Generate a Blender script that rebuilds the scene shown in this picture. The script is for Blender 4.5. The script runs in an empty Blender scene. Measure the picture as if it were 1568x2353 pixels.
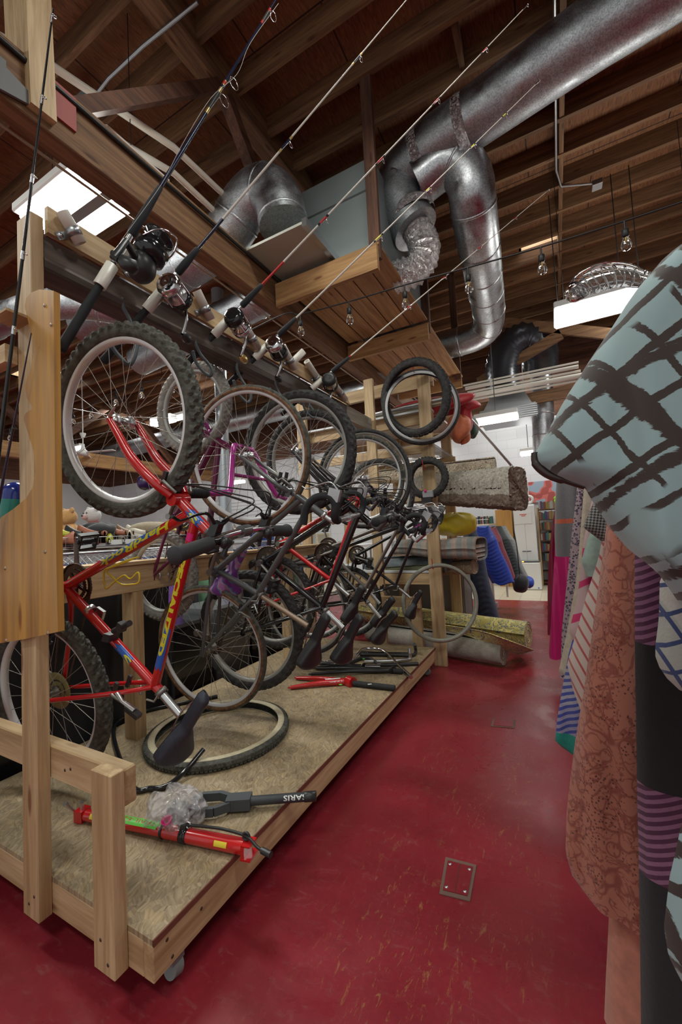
import bpy, math, random
from mathutils import Vector as V, Matrix
random.seed(7)
S = bpy.context.scene
COL = S.collection
PI = math.pi
# ------------------------------------------------------------------ camera: all places in metres, z up, aisle runs along +y
CAMH = 1.2
FPX = 930.0
YAW, PIT, ROL = math.radians(27.87), math.radians(93.02), math.radians(-2.97)
CM = Matrix.Rotation(YAW, 3, 'Z') @ Matrix.Rotation(PIT, 3, 'X') @ Matrix.Rotation(ROL, 3, 'Z')
CP = V((0, 0, CAMH))
cam_d = bpy.data.cameras.new('camera')
cam = bpy.data.objects.new('camera', cam_d); COL.objects.link(cam)
cam.location = CP; cam.rotation_euler = CM.to_euler()
cam_d.sensor_fit = 'VERTICAL'; cam_d.sensor_height = 36.0; cam_d.sensor_width = 24.0
cam_d.lens = FPX * 36.0 / 2353.0
cam_d.clip_start = 0.02; cam_d.clip_end = 100
S.camera = cam

def ray(px, py): return CM @ V(((px - 784) / FPX, -(py - 1176.5) / FPX, -1.0))
def at(px, py, ax, v):
    "where the sight line through a measured point of the photograph meets a real plane of the room (x, y or z = v)"
    r = ray(px, py); i = 'xyz'.index(ax); return CP + r * ((v - CP[i]) / r[i])
def ax_(px, py, x): return at(px, py, 'x', x)
def ay(px, py, y): return at(px, py, 'y', y)
def az(px, py, z): return at(px, py, 'z', z)

# ------------------------------------------------------------------ mesh builder
class MB:
    def __init__(s): s.v = []; s.f = []; s.m = []; s.sm = []; s.uv = None
    def add(s, vs, fs, mat=0, smooth=False):
        b = len(s.v); s.v += [V(p) for p in vs]
        for f in fs: s.f.append([b + i for i in f]); s.m.append(mat); s.sm.append(smooth)
        return s
    def box(s, a, b, mat=0, bev=0.0):
        x0, y0, z0 = [min(a[i], b[i]) for i in range(3)]; x1, y1, z1 = [max(a[i], b[i]) for i in range(3)]
        c = bev
        if c <= 0:
            vs = [(x, y, z) for x in (x0, x1) for y in (y0, y1) for z in (z0, z1)]
            return s.add(vs, [(0, 1, 3, 2), (4, 6, 7, 5), (0, 4, 5, 1), (2, 3, 7, 6), (0, 2, 6, 4), (1, 5, 7, 3)], mat)
        # chamfered box: hull of three nested rectangles
        P = []; idx = {}
        for sx in (0, 1):
            for sy in (0, 1):
                for sz in (0, 1):
                    X = (x0, x1)[sx]; Y = (y0, y1)[sy]; Z = (z0, z1)[sz]
                    dx = c if sx == 0 else -c; dy = c if sy == 0 else -c; dz = c if sz == 0 else -c
                    idx[sx, sy, sz, 0] = len(P); P.append((X, Y + dy, Z + dz))
                    idx[sx, sy, sz, 1] = len(P); P.append((X + dx, Y, Z + dz))
                    idx[sx, sy, sz, 2] = len(P); P.append((X + dx, Y + dy, Z))
        F = []
        q = [(0, 0), (1, 0), (1, 1), (0, 1)]
        for t in (0, 1):
            F.append([idx[t, a1, b1, 0] for a1, b1 in q]); F.append([idx[a1, t, b1, 1] for a1, b1 in q]); F.append([idx[a1, b1, t, 2] for a1, b1 in q])
        for a1 in (0, 1):
            for b1 in (0, 1):
                F.append([idx[a1, b1, 0, 0], idx[a1, b1, 1, 0], idx[a1, b1, 1, 1], idx[a1, b1, 0, 1]])
                F.append([idx[a1, 0, b1, 0], idx[a1, 1, b1, 0], idx[a1, 1, b1, 2], idx[a1, 0, b1, 2]])
                F.append([idx[0, a1, b1, 1], idx[1, a1, b1, 1], idx[1, a1, b1, 2], idx[0, a1, b1, 2]])
                for c1 in (0, 1): F.append([idx[a1, b1, c1, 0], idx[a1, b1, c1, 1], idx[a1, b1, c1, 2]])
        return s.add(P, F, mat)
    def obox(s, c, ex, ey, ez, mat=0):
        "oriented box: centre and three half-extent vectors"
        c = V(c); ex = V(ex); ey = V(ey); ez = V(ez)
        vs = [c + ex * a + ey * b + ez * d for a in (-1, 1) for b in (-1, 1) for d in (-1, 1)]
        return s.add(vs, [(0, 1, 3, 2), (4, 6, 7, 5), (0, 4, 5, 1), (2, 3, 7, 6), (0, 2, 6, 4), (1, 5, 7, 3)], mat)
    def bar(s, a, b, w, h, side=(0, 0, 1), mat=0):
        "timber between two points: w across, h along the 'side' direction"
        a = V(a); b = V(b); d = (b - a); l = d.length; d.normalize()
        u = V(side); u = (u - d * u.dot(d)).normalized(); n = d.cross(u)
        return s.obox((a + b) / 2, d * (l / 2), n * (w / 2), u * (h / 2), mat)
    def tube(s, pts, r, seg=10, mat=0, caps=True, closed=False, smooth=True, flat=None):
        pts = [V(p) for p in pts]; n = len(pts)
        if not hasattr(r, '__len__'): r = [r] * n
        def tan(i):
            if closed: return (pts[(i + 1) % n] - pts[(i - 1) % n]).normalized()
            a = pts[max(0, i - 1)]; b = pts[min(n - 1, i + 1)]
            return (b - a).normalized() if (b - a).length > 1e-9 else V((0, 0, 1))
        t = tan(0); u = V((0, 0, 1)) if abs(t.z) < .9 else V((1, 0, 0)); u = (u - t * u.dot(t)).normalized()
        vs = []
        for i in range(n):
            t = tan(i); u = (u - t * u.dot(t)); u = u.normalized() if u.length > 1e-6 else t.orthogonal().normalized()
            w = t.cross(u)
            fl = 1.0 if flat is None else flat
            for k in range(seg):
                a = 2 * PI * k / seg; vs.append(pts[i] + (u * math.cos(a) * fl + w * math.sin(a)) * r[i])
        fs = []
        for i in range(n if closed else n - 1):
            j = (i + 1) % n
            for k in range(seg): fs.append((i * seg + k, i * seg + (k + 1) % seg, j * seg + (k + 1) % seg, j * seg + k))
        s.add(vs, fs, mat, smooth)
        if caps and not closed:
            s.add(vs[:seg][::-1], [tuple(range(seg))], mat); s.add(vs[-seg:], [tuple(range(seg))], mat)
        return s
    def lathe(s, c, axis, prof, seg=24, mat=0, smooth=True):
        "prof: list of (radius, distance along the axis)"
        c = V(c); a = V(axis).normalized(); u = a.orthogonal().normalized(); w = a.cross(u); vs = []
        for r, h in prof:
            for k in range(seg):
                t = 2 * PI * k / seg; vs.append(c + a * h + (u * math.cos(t) + w * math.sin(t)) * r)
        fs = [(i * seg + k, i * seg + (k + 1) % seg, (i + 1) * seg + (k + 1) % seg, (i + 1) * seg + k) for i in range(len(prof) - 1) for k in range(seg)]
        return s.add(vs, fs, mat, smooth)
    def torus(s, c, axis, R, r, seg=96, ms=12, mat=0, knob=0.0, sq=1.0, zone=1.25, uax=None):
        c = V(c); a = V(axis).normalized(); u = V(uax).normalized() if uax is not None else a.orthogonal().normalized(); w = a.cross(u); vs = []
        for i in range(seg):
            t = 2 * PI * i / seg; d = u * math.cos(t) + w * math.sin(t)
            for k in range(ms):
                p = 2 * PI * k / ms; rr = r; pp = p if p < PI else p - 2 * PI
                if knob and abs(pp) < zone:
                    row = int((pp + zone) / (2 * zone) * 5)
                    if ((i // 2) + row) % 2 == 0: rr = r + knob
                vs.append(c + d * (R + rr * math.cos(p)) + a * (rr * sq * math.sin(p)))
        fs = [(i * ms + k, i * ms + (k + 1) % ms, ((i + 1) % seg) * ms + (k + 1) % ms, ((i + 1) % seg) * ms + k) for i in range(seg) for k in range(ms)]
        return s.add(vs, fs, mat, not knob)
    def ring(s, c, axis, prof, seg=72, mat=0, smooth=True):
        "closed profile of (radius, offset) swept round the axis"
        return s.lathe(c, axis, prof + [prof[0]], seg, mat, smooth)
    def ell(s, c, rx, ry, rz, mat=0, seg=16, rings=10, M=None):
        vs = []; c = V(c)
        for i in range(rings + 1):
            a = PI * i / rings
            for k in range(seg):
                t = 2 * PI * k / seg; p = V((rx * math.sin(a) * math.cos(t), ry * math.sin(a) * math.sin(t), rz * math.cos(a)))
                if M is not None: p = M @ p
                vs.append(c + p)
        fs = [(i * seg + k, i * seg + (k + 1) % seg, (i + 1) * seg + (k + 1) % seg, (i + 1) * seg + k) for i in range(rings) for k in range(seg)]
        return s.add(vs, fs, mat, True)
    def prism(s, poly, d, mat=0):
        "extrude a planar polygon by vector d"
        poly = [V(p) for p in poly]; d = V(d); n = len(poly)
        s.add(poly + [p + d for p in poly], [tuple(range(n))[::-1], tuple(range(n, 2 * n))] + [(i, (i + 1) % n, n + (i + 1) % n, n + i) for i in range(n)], mat)
        return s
    def grid(s, nu, nv, fn, mat=0, smooth=True):
        vs = [fn(i / nu, j / nv) for j in range(nv + 1) for i in range(nu + 1)]
        fs = [(j * (nu + 1) + i, j * (nu + 1) + i + 1, (j + 1) * (nu + 1) + i + 1, (j + 1) * (nu + 1) + i) for j in range(nv) for i in range(nu)]
        return s.add(vs, fs, mat, smooth)
    def shell(s, nu, nv, fn, th, mat=0):
        "cloth with real thickness: front grid, back grid, closed rim"
        a = [V(fn(i / nu, j / nv)) for j in range(nv + 1) for i in range(nu + 1)]
        t = V(th) if hasattr(th, '__len__') else None
        W = nu + 1; fs = [(j * W + i, j * W + i + 1, (j + 1) * W + i + 1, (j + 1) * W + i) for j in range(nv) for i in range(nu)]
        if t is None:
            b = []
            for j in range(nv + 1):
                for i in range(W):
                    du = a[j * W + min(i + 1, nu)] - a[j * W + max(i - 1, 0)]; dv = a[min(j + 1, nv) * W + i] - a[max(j - 1, 0) * W + i]
                    n = du.cross(dv); n = n.normalized() if n.length > 1e-12 else V((0, 0, 1)); b.append(a[j * W + i] + n * th)
        else: b = [p + t for p in a]
        N = len(a); s.add(a + b, fs + [tuple(N + q for q in f[::-1]) for f in fs], mat, True)
        rim = []
        for i in range(nu): rim.append((i, i + 1, N + i + 1, N + i)); q = nv * W; rim.append((q + i + 1, q + i, N + q + i, N + q + i + 1))
        for j in range(nv): rim.append(((j + 1) * W, j * W, N + j * W, N + (j + 1) * W)); rim.append((j * W + nu, (j + 1) * W + nu, N + (j + 1) * W + nu, N + j * W + nu))
        base = len(s.v) - 2 * N
        for f in rim: s.f.append([base + q for q in f]); s.m.append(mat); s.sm.append(True)
        return s

ORG = {}
def mesh_of(name, mb, mats, off):
    me = bpy.data.meshes.new(name); me.from_pydata([tuple(p - off) for p in mb.v], [], mb.f)
    for m in (mats if isinstance(mats, (list, tuple)) else [mats]): me.materials.append(m)
    me.polygons.foreach_set('material_index', mb.m); me.polygons.foreach_set('use_smooth', mb.sm); me.update()
    return me
def tag(o, label=None, cat=None, group=None, kind=None):
    if label: o['label'] = label
    if cat: o['category'] = cat
    if group: o['group'] = group
    if kind: o['kind'] = kind
    return o
def thing(name, label, cat, loc, group=None):
    o = bpy.data.objects.new(name, None); o.empty_display_size = .1; COL.objects.link(o); o.location = V(loc); ORG[o.name] = V(loc)
    return tag(o, label, cat, group)
def part(name, mb, mats, parent, label=None, kind=None):
    off = ORG[parent.name]; o = bpy.data.objects.new(name, mesh_of(name, mb, mats, off)); COL.objects.link(o); o.parent = parent; ORG[o.name] = off
    return tag(o, label, None, None, kind)
def solo(name, mb, mats, label, cat, group=None, kind=None):
    "a thing that is one mesh: origin at the middle of its base"
    xs = [p.x for p in mb.v]; ys = [p.y for p in mb.v]; zs = [p.z for p in mb.v]
    off = V(((min(xs) + max(xs)) / 2, (min(ys) + max(ys)) / 2, min(zs)))
    o = bpy.data.objects.new(name, mesh_of(name, mb, mats, off)); COL.objects.link(o); o.location = off; ORG[o.name] = off
    return tag(o, label, cat, group, kind)
def struct(name, mb, mats):
    o = bpy.data.objects.new(name, mesh_of(name, mb, mats, V((0, 0, 0)))); COL.objects.link(o); o['kind'] = 'structure'; ORG[o.name] = V((0, 0, 0)); return o
def lettering(txt, size, fn, bold=0.0, shear=0.0):
    "letters as a mesh; fn maps (x, y) of the flat text to a point on the surface it is printed on"
    cu = bpy.data.curves.new('lettering', 'FONT'); cu.body = txt; cu.size = size; cu.offset = bold; cu.shear = shear; cu.resolution_u = 2
    o = bpy.data.objects.new('lettering', cu); COL.objects.link(o); bpy.context.view_layer.update()
    dg = bpy.context.evaluated_depsgraph_get(); me = o.evaluated_get(dg).to_mesh()
    import bmesh
    bm = bmesh.new(); bm.from_mesh(me); w = max([v.co.x for v in me.vertices] + [1e-6])
    for k in range(-2, 9): bmesh.ops.bisect_plane(bm, geom=bm.verts[:] + bm.edges[:] + bm.faces[:], plane_co=(0, size * k / 9, 0), plane_no=(0, 1, 0))
    me2 = bpy.data.meshes.new('lettering'); bm.to_mesh(me2); bm.free(); mb = MB()
    mb.add([fn(v.co.x / w, v.co.y) for v in me2.vertices], [tuple(p.vertices) for p in me2.polygons]); bpy.data.meshes.remove(me2)
    o.evaluated_get(dg).to_mesh_clear(); bpy.data.objects.remove(o); bpy.data.curves.remove(cu)
    return mb
def smooth_pts(P, n=6, closed=False):
    "Catmull-Rom through the points"
    P = [V(p) for p in P]; out = []; N = len(P)
    for i in range(N if closed else N - 1):
        p0 = P[(i - 1) % N] if closed or i > 0 else P[0] * 2 - P[1]; p1 = P[i]; p2 = P[(i + 1) % N]; p3 = P[(i + 2) % N] if closed or i + 2 < N else P[-1] * 2 - P[-2]
        for k in range(n):
            t = k / n; out.append(.5 * ((2 * p1) + (p2 - p0) * t + (2 * p0 - 5 * p1 + 4 * p2 - p3) * t * t + (3 * p1 - p0 - 3 * p2 + p3) * t ** 3))
    if not closed: out.append(P[-1])
    return out
def smooth_poly(P, n=6):
    return [tuple(p[:2]) for p in smooth_pts([(a, b, 0) for a, b in P], n, True)]
# ------------------------------------------------------------------ materials (all procedural)
def mat(name, col=(.5, .5, .5), rough=.5, metal=0., spec=.5, **k):
    m = bpy.data.materials.new(name); m.use_nodes = True; nt = m.node_tree; b = nt.nodes['Principled BSDF']
    b.inputs['Base Color'].default_value = (*col, 1); b.inputs['Roughness'].default_value = rough; b.inputs['Metallic'].default_value = metal
    b.inputs['Specular IOR Level'].default_value = spec
    for kk, vv in k.items(): b.inputs[kk.replace('_', ' ')].default_value = vv
    m.diffuse_color = (*col, 1)
    return m
class NT:
    def __init__(s, m): s.m = m; s.t = m.node_tree; s.b = s.t.nodes['Principled BSDF']
    def n(s, ty, **k):
        o = s.t.nodes.new(ty)
        for a, b in k.items():
            if a.startswith('i_'): o.inputs[a[2:].replace('_', ' ')].default_value = b
            else: setattr(o, a, b)
        return o
    def l(s, a, b): s.t.links.new(a, b)
    def coords(s, scale=(1, 1, 1), rot=(0, 0, 0), kind='Object'):
        tc = s.n('ShaderNodeTexCoord'); mp = s.n('ShaderNodeMapping'); mp.inputs['Scale'].default_value = scale; mp.inputs['Rotation'].default_value = rot
        s.l(tc.outputs[kind], mp.inputs['Vector']); return mp.outputs['Vector']
    def noise(s, vec, scale=5, detail=3, rough=.5, dist=0.):
        o = s.n('ShaderNodeTexNoise'); o.inputs['Scale'].default_value = scale; o.inputs['Detail'].default_value = detail; o.inputs['Roughness'].default_value = rough; o.inputs['Distortion'].default_value = dist
        s.l(vec, o.inputs['Vector']); return o.outputs['Fac']
    def wave(s, vec, scale=5, dist=2, detail=2, typ='BANDS', dr='X'):
        o = s.n('ShaderNodeTexWave', wave_type=typ); o.inputs['Scale'].default_value = scale; o.inputs['Distortion'].default_value = dist; o.inputs['Detail'].default_value = detail
        if typ == 'BANDS': o.bands_direction = dr
        s.l(vec, o.inputs['Vector']); return o.outputs['Fac']
    def vor(s, vec, scale=5, feat='F1', out='Distance'):
        o = s.n('ShaderNodeTexVoronoi', feature=feat); o.inputs['Scale'].default_value = scale; s.l(vec, o.inputs['Vector']); return o.outputs[out]
    def ramp(s, fac, stops, interp='LINEAR'):
        o = s.n('ShaderNodeValToRGB'); e = o.color_ramp; e.interpolation = interp
        while len(e.elements) < len(stops): e.elements.new(.5)
        for i, (p, c) in enumerate(stops):
            e.elements[i].position = p; e.elements[i].color = (*c, 1) if hasattr(c, '__len__') else (c, c, c, 1)
        s.l(fac, o.inputs['Fac']); return o.outputs['Color']
    def mix(s, fac, a, b, mode='MIX'):
        o = s.n('ShaderNodeMix', data_type='RGBA', blend_type=mode)
        for i, x in ((0, fac), (6, a), (7, b)):
            if isinstance(x, (int, float)): o.inputs[i].default_value = x
            elif isinstance(x, tuple): o.inputs[i].default_value = (*x, 1)
            else: s.l(x, o.inputs[i])
        return o.outputs[2]
    def math(s, op, a, b=0.):
        o = s.n('ShaderNodeMath', operation=op)
        for i, x in enumerate((a, b)):
            if isinstance(x, (int, float)): o.inputs[i].default_value = x
            else: s.l(x, o.inputs[i])
        return o.outputs[0]
    def col(s, c): s.l(c, s.b.inputs['Base Color']); return s
    def rough(s, c): s.l(c, s.b.inputs['Roughness']); return s
    def bump(s, h, st=.3, d=.002):
        o = s.n('ShaderNodeBump'); o.inputs['Strength'].default_value = st; o.inputs['Distance'].default_value = d; s.l(h, o.inputs['Height']); s.l(o.outputs[0], s.b.inputs['Normal']); return s
def wood(name, light, dark, axis='x', rough=.6, sc=1.0, knots=True, b=.25):
    m = mat(name, light, rough); t = NT(m); st = {'x': (.06, 1, 1), 'y': (1, .06, 1), 'z': (1, 1, .06)}[axis]
    vec = t.coords(tuple(a * sc for a in st)); n1 = t.noise(vec, 60, 4, .6, .6); n2 = t.noise(vec, 9, 3, .5, 1.5)
    c = t.ramp(n1, [(.3, dark), (.62, light)]); c2 = t.ramp(n2, [(.35, tuple(a * .72 for a in light)), (.6, (1, 1, 1))])
    c = t.mix(.55, c, c2, 'MULTIPLY')
    if knots:
        kv = t.coords({'x': (2.2, 9, 9), 'y': (9, 2.2, 9), 'z': (9, 9, 2.2)}[axis]); k = t.vor(kv, 1.0); kc = t.ramp(k, [(.07, (.35, .16, .06)), (.13, (1, 1, 1))]); c = t.mix(.8, c, kc, 'MULTIPLY')
    t.col(c).bump(n1, b, .001); return m
W = {}
for a_ in 'xyz':
    W['pine' + a_] = wood('pine_' + a_, (.60, .44, .25), (.45, .29, .15), a_)
    W['joist' + a_] = wood('fir_joist_' + a_, (.25, .13, .058), (.14, .065, .029), a_, .75)
    W['deck' + a_] = wood('deck_fir_' + a_, (.50, .29, .12), (.34, .18, .07), a_, .7)
    W['dark' + a_] = wood('old_fir_' + a_, (.17, .072, .038), (.085, .036, .022), a_, .75)
M_amber = wood('amber_stained_board', (.55, .28, .055), (.40, .22, .075), 'z', .45, .8)
M_beam = wood('weathered_brown_beam', (.115, .08, .062), (.06, .042, .033), 'y', .55, 1.3, False)
def mk_ply():
    m = mat('roof_plywood', (.2, .09, .04), .8); t = NT(m); vec = t.coords((1, 1, 1)); w = t.noise(t.coords((8, 1.2, 1)), 4, 4, .6, 2.5)
    c = t.ramp(w, [(.3, (.12, .047, .022)), (.65, (.27, .12, .05))]); br = t.n('ShaderNodeTexBrick'); br.inputs['Scale'].default_value = 1; br.inputs['Mortar Size'].default_value = .006
    br.inputs['Brick Width'].default_value = 1.22; br.inputs['Row Height'].default_value = 2.4; t.l(vec, br.inputs['Vector']); c = t.mix(br.outputs['Fac'], c, (.03, .015, .01)); t.col(c); return m
M_ply = mk_ply()
def mk_osb():
    m = mat('osb_deck', (.45, .36, .22), .62); t = NT(m); vec = t.coords((1, 1, 1)); big = t.noise(vec, 5, 3, .6, 1.0); cols = None
    for k, (sc, seed) in enumerate(((26, 0.), (34, 5.3))):
        mp = t.n('ShaderNodeMapping'); mp.inputs['Location'].default_value = (seed, seed * .7, 0); mp.inputs['Scale'].default_value = (1, 1, .01); t.l(vec, mp.inputs['Vector'])
        vo = t.n('ShaderNodeTexVoronoi'); vo.inputs['Scale'].default_value = sc; vo.inputs['Randomness'].default_value = 1.; t.l(mp.outputs[0], vo.inputs['Vector'])
        sp = t.n('ShaderNodeSeparateColor'); t.l(vo.outputs['Color'], sp.inputs[0]); ro = t.n('ShaderNodeVectorRotate', rotation_type='Z_AXIS'); t.l(mp.outputs[0], ro.inputs['Vector']); t.l(t.math('ADD', t.math('MULTIPLY', sp.outputs[0], 1.6), .2), ro.inputs['Angle'])
        m2 = t.n('ShaderNodeMapping'); m2.inputs['Scale'].default_value = (12, 120, 1); t.l(ro.outputs[0], m2.inputs['Vector']); n = t.noise(m2.outputs[0], 1.0, 3, .65)
        c = t.ramp(n, [(.22, (.15, .105, .065)), (.42, (.31, .23, .135)), (.58, (.43, .335, .21)), (.8, (.56, .45, .30))]); tone = t.ramp(sp.outputs[1], [(0., (.66, .64, .62)), (.5, (.95, .95, .95)), (1., (1., .93, .80))]); c = t.mix(.75, c, tone, 'MULTIPLY'); cols = c if cols is None else t.mix(t.ramp(sp.outputs[2], [(.48, 0.), (.52, 1.)]), cols, c)
    g = t.ramp(big, [(.3, (.72, .70, .68)), (.6, (1, 1, 1))]); t.col(t.mix(.8, cols, g, 'MULTIPLY')); t.bump(n, .2, .001); return m
M_osb = mk_osb()
def mk_floor():
    m = mat('red_painted_concrete', (.25, .02, .03), .3, spec=.5); t = NT(m); vec = t.coords((1, 1, 1))
    big = t.noise(vec, 1.3, 4, .6, .3); c = t.ramp(big, [(.3, (.20, .014, .022)), (.7, (.30, .024, .036))])
    fine = t.noise(vec, 60, 3, .6); c = t.mix(.35, c, t.ramp(fine, [(.3, (.6, .6, .6)), (.7, (1, 1, 1))]), 'MULTIPLY')
    # worn yellow-brown scratches down the middle of the aisle
    sv = t.coords((13, 3.6, 1), (0, 0, -.75)); s1 = t.noise(sv, 4.5, 6, .8, .7); sx_ = t.n('ShaderNodeSeparateXYZ'); t.l(vec, sx_.inputs[0]); aisle = t.ramp(t.math('ADD', sx_.outputs['X'], 1.), [(.12, 0.), (.45, 1.), (.78, 1.), (.95, .2)]); reg = t.noise(vec, 3.1, 3, .6); reg = t.ramp(reg, [(.40, 0.), (.54, 1.)]); sm = t.ramp(s1, [(.57, 0.), (.62, 1.)])
    c = t.mix(t.math('MULTIPLY', t.math('MULTIPLY', sm, t.math('MULTIPLY', reg, aisle)), .62), c, (.33, .17, .06))
    # grey scuffs
    s2 = t.noise(t.coords((3, 7, 1), (0, 0, -.4)), 5, 6, .8, .6); c = t.mix(t.math('MULTIPLY', t.ramp(s2, [(.55, 0.), (.75, 1.)]), .35), c, (.3, .16, .15))
    t.col(c); r = t.ramp(t.noise(vec, 3, 5, .7, .5), [(.3, .2), (.75, .46)]); t.rough(r); t.bump(t.noise(vec, 14, 4, .6), .12, .004); return m
M_floor = mk_floor()
def mk_tile():
    m = mat('cream_floor_tile', (.6, .53, .4), .35); t = NT(m); br = t.n('ShaderNodeTexBrick'); br.inputs['Scale'].default_value = 1; br.offset = 0
    br.inputs['Brick Width'].default_value = .3; br.inputs['Row Height'].default_value = .3; br.inputs['Mortar Size'].default_value = .004
    for k_, c_ in (('Color1', (.62, .55, .43, 1)), ('Color2', (.56, .49, .38, 1)), ('Mortar', (.35, .3, .24, 1))): br.inputs[k_].default_value = c_
    t.l(t.coords((1, 1, 1)), br.inputs['Vector']); t.col(br.outputs['Color']); return m
M_tile = mk_tile()
def mk_blockwall():
    m = mat('white_block_wall', (.62, .62, .64), .7); t = NT(m); br = t.n('ShaderNodeTexBrick'); br.inputs['Scale'].default_value = 1
    br.inputs['Brick Width'].default_value = .4; br.inputs['Row Height'].default_value = .2; br.inputs['Mortar Size'].default_value = .006
    for k_, c_ in (('Color1', (.64, .64, .67, 1)), ('Color2', (.60, .60, .63, 1)), ('Mortar', (.54, .54, .57, 1))): br.inputs[k_].default_value = c_
    t.l(t.coords((1, 1, 1), (PI / 2, 0, 0)), br.inputs['Vector']); t.col(br.outputs['Color']); return m
M_block = mk_blockwall()
M_white = mat('white_paint', (.62, .63, .65), .5)
M_slat = mat('white_slatwall', (.66, .67, .7), .4)
def mk_galv(name, base, rough, sc=60):
    m = mat(name, base, rough, 1.); t = NT(m); v = t.vor(t.coords((1, 1, 1)), sc, out='Color'); c = t.ramp(v, [(.1, tuple(a * .72 for a in base)), (.9, tuple(min(1, a * 1.3) for a in base))]); t.col(c)
    n = t.noise(t.coords((1, 1, 1)), 6, 4, .6); t.rough(t.ramp(n, [(.3, rough * .7), (.7, rough * 1.5)])); return m
M_galv = mk_galv('spangled_galvanised_duct', (.40, .41, .43), .42, 150)
M_galv2 = mk_galv('smooth_galvanised_duct', (.42, .42, .44), .33, 120)
def mk_foil():
    m = mat('crumpled_foil', (.7, .66, .66), .18, 1.); t = NT(m); n = t.noise(t.coords((1, 1, 1)), 35, 4, .7, 1.2); t.bump(n, .9, .03); return m
M_foil = mk_foil()
M_unit = mat('grey_sheet_metal', (.27, .31, .31), .5, .35)
def mk_yellow_panel():
    m = mat('stained_panel', (.5, .5, .42), .5, .2); t = NT(m); n = t.noise(t.coords((1, 1, 1)), 1.6, 2); t.col(t.ramp(n, [(.5, (.46, .46, .40)), (.68, (.62, .60, .12))])); return m
M_panel = mk_yellow_panel()
def rubber(name, c, rough=.75, nz=.5):
    m = mat(name, c, rough, spec=.3); t = NT(m); n = t.noise(t.coords((1, 1, 1)), 45, 3, .6); t.col(t.ramp(n, [(.3, tuple(a * (1 - nz) for a in c)), (.7, tuple(a * (1 + nz) for a in c))])); return m
M_tyre = rubber('black_rubber', (.045, .044, .043)); M_tyre2 = rubber('dusty_olive_rubber', (.085, .083, .07)); M_tyreg = rubber('muddy_grey_rubber', (.25, .235, .21), .8, .3)
M_gum = rubber('gum_brown_sidewall', (.20, .105, .055)); M_cream = rubber('cream_sidewall', (.55, .48, .33), .6, .12); M_greyty = rubber('grey_green_rubber', (.30, .30, .25), .6, .12)
M_blk = mat('black_plastic', (.025, .025, .027), .38); M_blkm = mat('matt_black_foam', (.02, .021, .024), .8); M_gloss = mat('gloss_black', (.014, .014, .016), .12)
M_chrome = mat('chrome', (.68, .68, .7), .12, 1.); M_alu = mat('brushed_aluminium', (.56, .56, .57), .3, 1.); M_alud = mat('dull_grime_aluminium', (.27, .26, .24), .45, .9)
M_spoke = mat('spoke_steel', (.42, .40, .36), .4, .6)
M_rim = mat('silver_rim', (.74, .74, .75), .35, .2); M_rimg = mat('grimy_rim', (.40, .40, .37), .45, .35)
def paint(name, c, rough=.22): return mat(name, c, rough, 0., Coat_Weight=.5, Coat_Roughness=.1)
M_red = paint('red_enamel', (.52, .012, .014)); M_purp = paint('magenta_purple_enamel', (.42, .035, .27), .2); M_plum = paint('plum_enamel', (.16, .02, .07)); M_gry = paint('dark_grey_enamel', (.085, .092, .095), .35)
M_bk = paint('black_enamel', (.012, .012, .014), .16); M_dkbr = paint('dusty_brown_grey_enamel', (.15, .13, .11), .4); M_blue = paint('blue_decal', (.015, .12, .5), .4); M_yel = paint('yellow_decal', (.72, .68, .03), .4)
M_yelp = paint('yellow_coated_wire', (.72, .56, .03), .3); M_pinkst = mat('pink_sticker', (.75, .02, .22), .5); M_grn = mat('green_sticker', (.1, .6, .04), .5); M_lgrn = mat('lime_decal', (.16, .68, .1), .35)
M_pvc = mat('cream_pvc', (.72, .68, .6), .35); M_pvcin = mat('pvc_bore', (.30, .27, .22), .7); M_zinc = mat('zinc_strap', (.4, .41, .43), .35, .9)
M_wht = mat('white_gloss', (.75, .75, .73), .25); M_rodw = mat('white_rod_blank', (.66, .62, .55), .3); M_rodred = mat('red_wrap', (.5, .02, .02), .3); M_rodblu = mat('navy_rod_blank', (.012, .016, .045), .18); M_gold = mat('gold_anodised', (.65, .48, .2), .3, .9)
M_paper = mat('white_paper', (.72, .72, .7), .7); M_cable = mat('black_cable', (.012, .012, .012), .5); M_clear = mat('clear_glass', (1, 1, 1), .03, Transmission_Weight=1., IOR=1.45)
M_rust = mat('rusty_chrome', (.36, .27, .2), .45, .7); M_cog = mat('rusty_steel_cog', (.1, .07, .055), .5, .7); M_skid = mat('yellowed_spoke_disc', (.28, .24, .08), .4)
M_film = mat('clear_plastic_film', (.86, .84, .88), .10, Alpha=.40, Coat_Weight=1.0)
q_ = NT(M_film); q_.bump(q_.vor(q_.coords((1, 1, 1)), 38, 'F1'), 1., .03)
M_redp = mat('red_oxide_steel', (.3, .04, .03), .6)
def emis(name, c, s):
    m = mat(name, c, .5); b = m.node_tree.nodes['Principled BSDF']; b.inputs['Emission Color'].default_value = (*c, 1); b.inputs['Emission Strength'].default_value = s; return m
M_lamp = emis('lit_fluorescent', (1, .98, .95), 14.); M_lamp2 = emis('lit_fluorescent_soft', (1, .98, .95), 7.); M_sky = emis('daylight_skylight', (.9, .95, 1.), 5.)
def fabric(name, c, rough=.85, nz=.2, sc=40, sheen=.3, b=.2):
    m = mat(name, c, rough, Sheen_Weight=sheen); t = NT(m); n = t.noise(t.coords((1, 1, 1)), sc, 3, .6); t.col(t.ramp(n, [(.25, tuple(a * (1 - nz) for a in c)), (.75, tuple(min(1, a * (1 + nz)) for a in c))])); t.bump(n, b, .002); return m
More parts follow.
